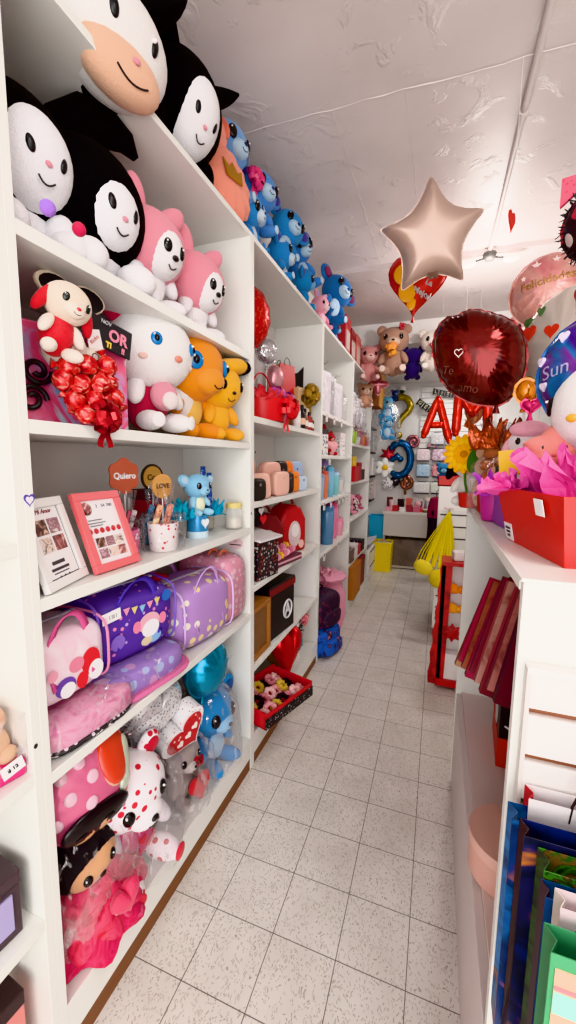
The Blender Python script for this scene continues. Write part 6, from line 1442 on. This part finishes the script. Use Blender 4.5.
t = foil_balloon('white balloon with red and green heart prints behind the dark red heart', (.405, 1.66, 1.965), -30, round2(44, .32, .40), .24, flat('#d9cdc2', .3, .3, .5, 8, .25, .3)); stick(t, -.56, -.2, .003)
for i, (az, el, c, s) in enumerate([(-36, 14, '#d8341e', .05), (-46, 26, '#4a6a3c', .035), (-30, 34, '#5a7a4c', .03), (-52, 4, '#2a3a24', .02), (-58, -8, '#3f6a3c', .04), (-40, -30, '#4a6a3c', .03), (-10, 10, '#d8341e', .045), (5, -12, '#d8341e', .04)]):
    p, M = surf((0, 0, 0), (.19, .12, .21), az, el, .985); MB().prism(heart2(20, s, s), -.004, .004, M, p).build('heart_print', flat(c, .35), t, smooth=False)
t = foil_balloon('purple and blue swirled balloon with white script at the right edge', (.325, 1.12, 1.785), -24, round2(44, .235, .25), .17, swirl_m(['#2a1a6c', '#4a1f8c', '#1f6fae', '#7c2a8c', '#241652'], 4, .18, .45, 1.5, .25)); stick(t, -.36, -.13, .003)
sk = [c for c in t.children if c.name.startswith('balloon_skin')][0]; text('Sun', .04, flat('#d8cce8', .4), t, (-.07, -.09, .0), (90, -12, 0), shear=.2, wrap=sk)

for az, el, s in ((-36, 34, .025), (-58, 12, .02), (-50, -14, .02)):
    p, M = surf((0, 0, 0), (.125, .085, .13), az, el, .99); MB().prism(heart2(18, s, s), -.004, .003, M, p).build('heart_print', flat('#e0d4e8', .4), t, smooth=False)
t = foil_balloon('round balloon with dark feathery rim, red spots and a pink corner at the right edge', (.375, 1.32, 2.195), -20, round2(44, .2, .2), .13, dots_m('#2a1a1e', '#b83044', 16, .32, .3, '#e0d0cc', .3, .2)); stick(t, -.79, -.1, .003)
rnd = random.Random(9); m = MB()
for i in range(170):
    a = 2*PI*i/170; q_ = .096+rnd.uniform(-.004, .012); m.ell((q_*math.sin(a), rnd.uniform(-.02, .012), q_*math.cos(a)), (.002, .002, .012), (rnd.uniform(-.5, .5), a+rnd.uniform(-.5, .5), 0), n=6, m=4)
m.build('feather_rim', flat('#1f1518', .6), t)['kind'] = 'stuff'
MB().prism([(-.11, .06), (-.11, .13), (-.02, .125)], -.012, .0).build('pink_corner', dots_m('#d8506c', '#b83050', 90, .3), t, smooth=False)
t = foil_balloon('pink round balloon with gold Felicidades lettering floating under the ceiling', (.46, 2.42, 2.42), -14, round2(44, .33, .34), .2, swirl_m(['#d8707c', '#e69a98', '#e8b0a4', '#d98478'], 3, .16, .5, 1., .25))
sk = [c for c in t.children if c.name.startswith('balloon_skin')][0]; text('Felicidades', .052, flat('#e8b878', .3, .5), t, (.0, -.11, .02), (90, -8, 0), bold=.0008, wrap=sk)
for x, z, s in ((-.05, .1, .022), (.03, .11, .018), (.09, .08, .016), (-.1, .05, .014)): on_front(t, star2(5, s, s*.42, 1), -.082+.03*(abs(x)+abs(z)), flat('#f4d8d4', .4), 'star_print', .003, (x, z))
MB().tube([(0, 0, -.17), (.01, 0, -.6), (-.01, 0, -1.02)], .0014, 5).build('ribbon', flat('#e0b0a8', .4), t)
t = foil_balloon('pale pink balloon with red heart print cut off by the right edge', (.385, 1.22, 2.0), -30, round2(36, .18, .24), .12, flat('#e0bcb0', .25, .3, .5, 10, .25)); stick(t, -.6, -.12, .003)
for az, el in ((-46, 22), (-60, -6)): p, M = surf((0, 0, 0), (.09, .06, .12), az, el, 1.); MB().prism(heart2(18, .035, .04), -.004, .003, M, p).build('heart_print', flat('#b82a34', .4), t, smooth=False)
t = T('hanging_heart', 'small red paper heart hanging from the ceiling', 'decoration', (.236, 2.05, 2.585), 62)
MB().prism(heart2(30, .07, .085), -.003, .003).build('heart', flat('#c8281e', .5), t, smooth=False); MB().tube([(0, 0, .03), (0, 0, CH-2.585)], .0008, 5).build('thread', WHITE, t)
# ------------------------------------------------------------------ lettering becomes real mesh
bpy.context.view_layer.update()
dg = bpy.context.evaluated_depsgraph_get()
pairs = []
for o in [o for o in bpy.context.scene.objects if o.type == 'FONT']:
    me = bpy.data.meshes.new_from_object(o.evaluated_get(dg)); pairs.append((o, me))
for o, me in pairs:
    wr_ = WRAP.get(o.name)
    n = bpy.data.objects.new(o.name, me); C.objects.link(n); n.parent = o.parent; n.location = o.location; n.rotation_euler = o.rotation_euler
    nm = o.name; bpy.data.objects.remove(o, do_unlink=True); n.name = nm
    if not me.materials: me.materials.append(BLACK)
    if wr_ is not None:
        mt = me.materials[0] if me.materials else None
        s_ = n.modifiers.new('Shrinkwrap', 'SHRINKWRAP'); s_.target = wr_; s_.wrap_method = 'PROJECT'; s_.wrap_mode = 'ABOVE_SURFACE'; s_.offset = .0025
        s_.use_project_z = True; s_.use_positive_direction = True; s_.use_negative_direction = True; s_.project_limit = .12
# seat every leaning toy on the surface it was placed on
bpy.context.view_layer.update()
def low(o): 
    zs = [(o.matrix_world @ v.co).z for v in o.data.vertices] if o.type == 'MESH' else []
    for c in o.children: zs += [low(c)]
    return min(zs) if zs else 1e9
for t in REST:
    d = low(t)-t.location.z
    if d < 0 and 'hung' not in t.get('group', '') : t.location.z -= d-.001
# keep toys clear of the panels behind and beside them
bpy.context.view_layer.update()
def ext(o):
    b = [o.matrix_world @ v.co for v in o.data.vertices] if o.type == 'MESH' else []
    lo = Vector((1e9,)*3); hi = Vector((-1e9,)*3)
    for p in b:
        for i in range(3): lo[i] = min(lo[i], p[i]); hi[i] = max(hi[i], p[i])
    for c in o.children:
        l, h = ext(c)
        for i in range(3): lo[i] = min(lo[i], l[i]); hi[i] = max(hi[i], h[i])
    return lo, hi
for t in [o for o in bpy.context.scene.objects if o.parent is None and o.get('category') and o.name.split('.')[0] not in ('shelving_unit', 'price_label', 'price_tag')]:
    if not (-1.2 < t.location.x < -.75 and t.location.y < 5.3 and t.location.z < 2.56): continue
    lo, hi = ext(t)
    if lo.x < BX+.002: t.location.x += min(.05, BX+.002-lo.x)
    for (a, b) in (U1, U2, U3, U4):
        if a < t.location.y < b:
            if lo.y < a+th+.001: t.location.y += min(.035, a+th+.001-lo.y)
            elif hi.y > b-th-.001: t.location.y -= min(.035, hi.y-b+th+.001)
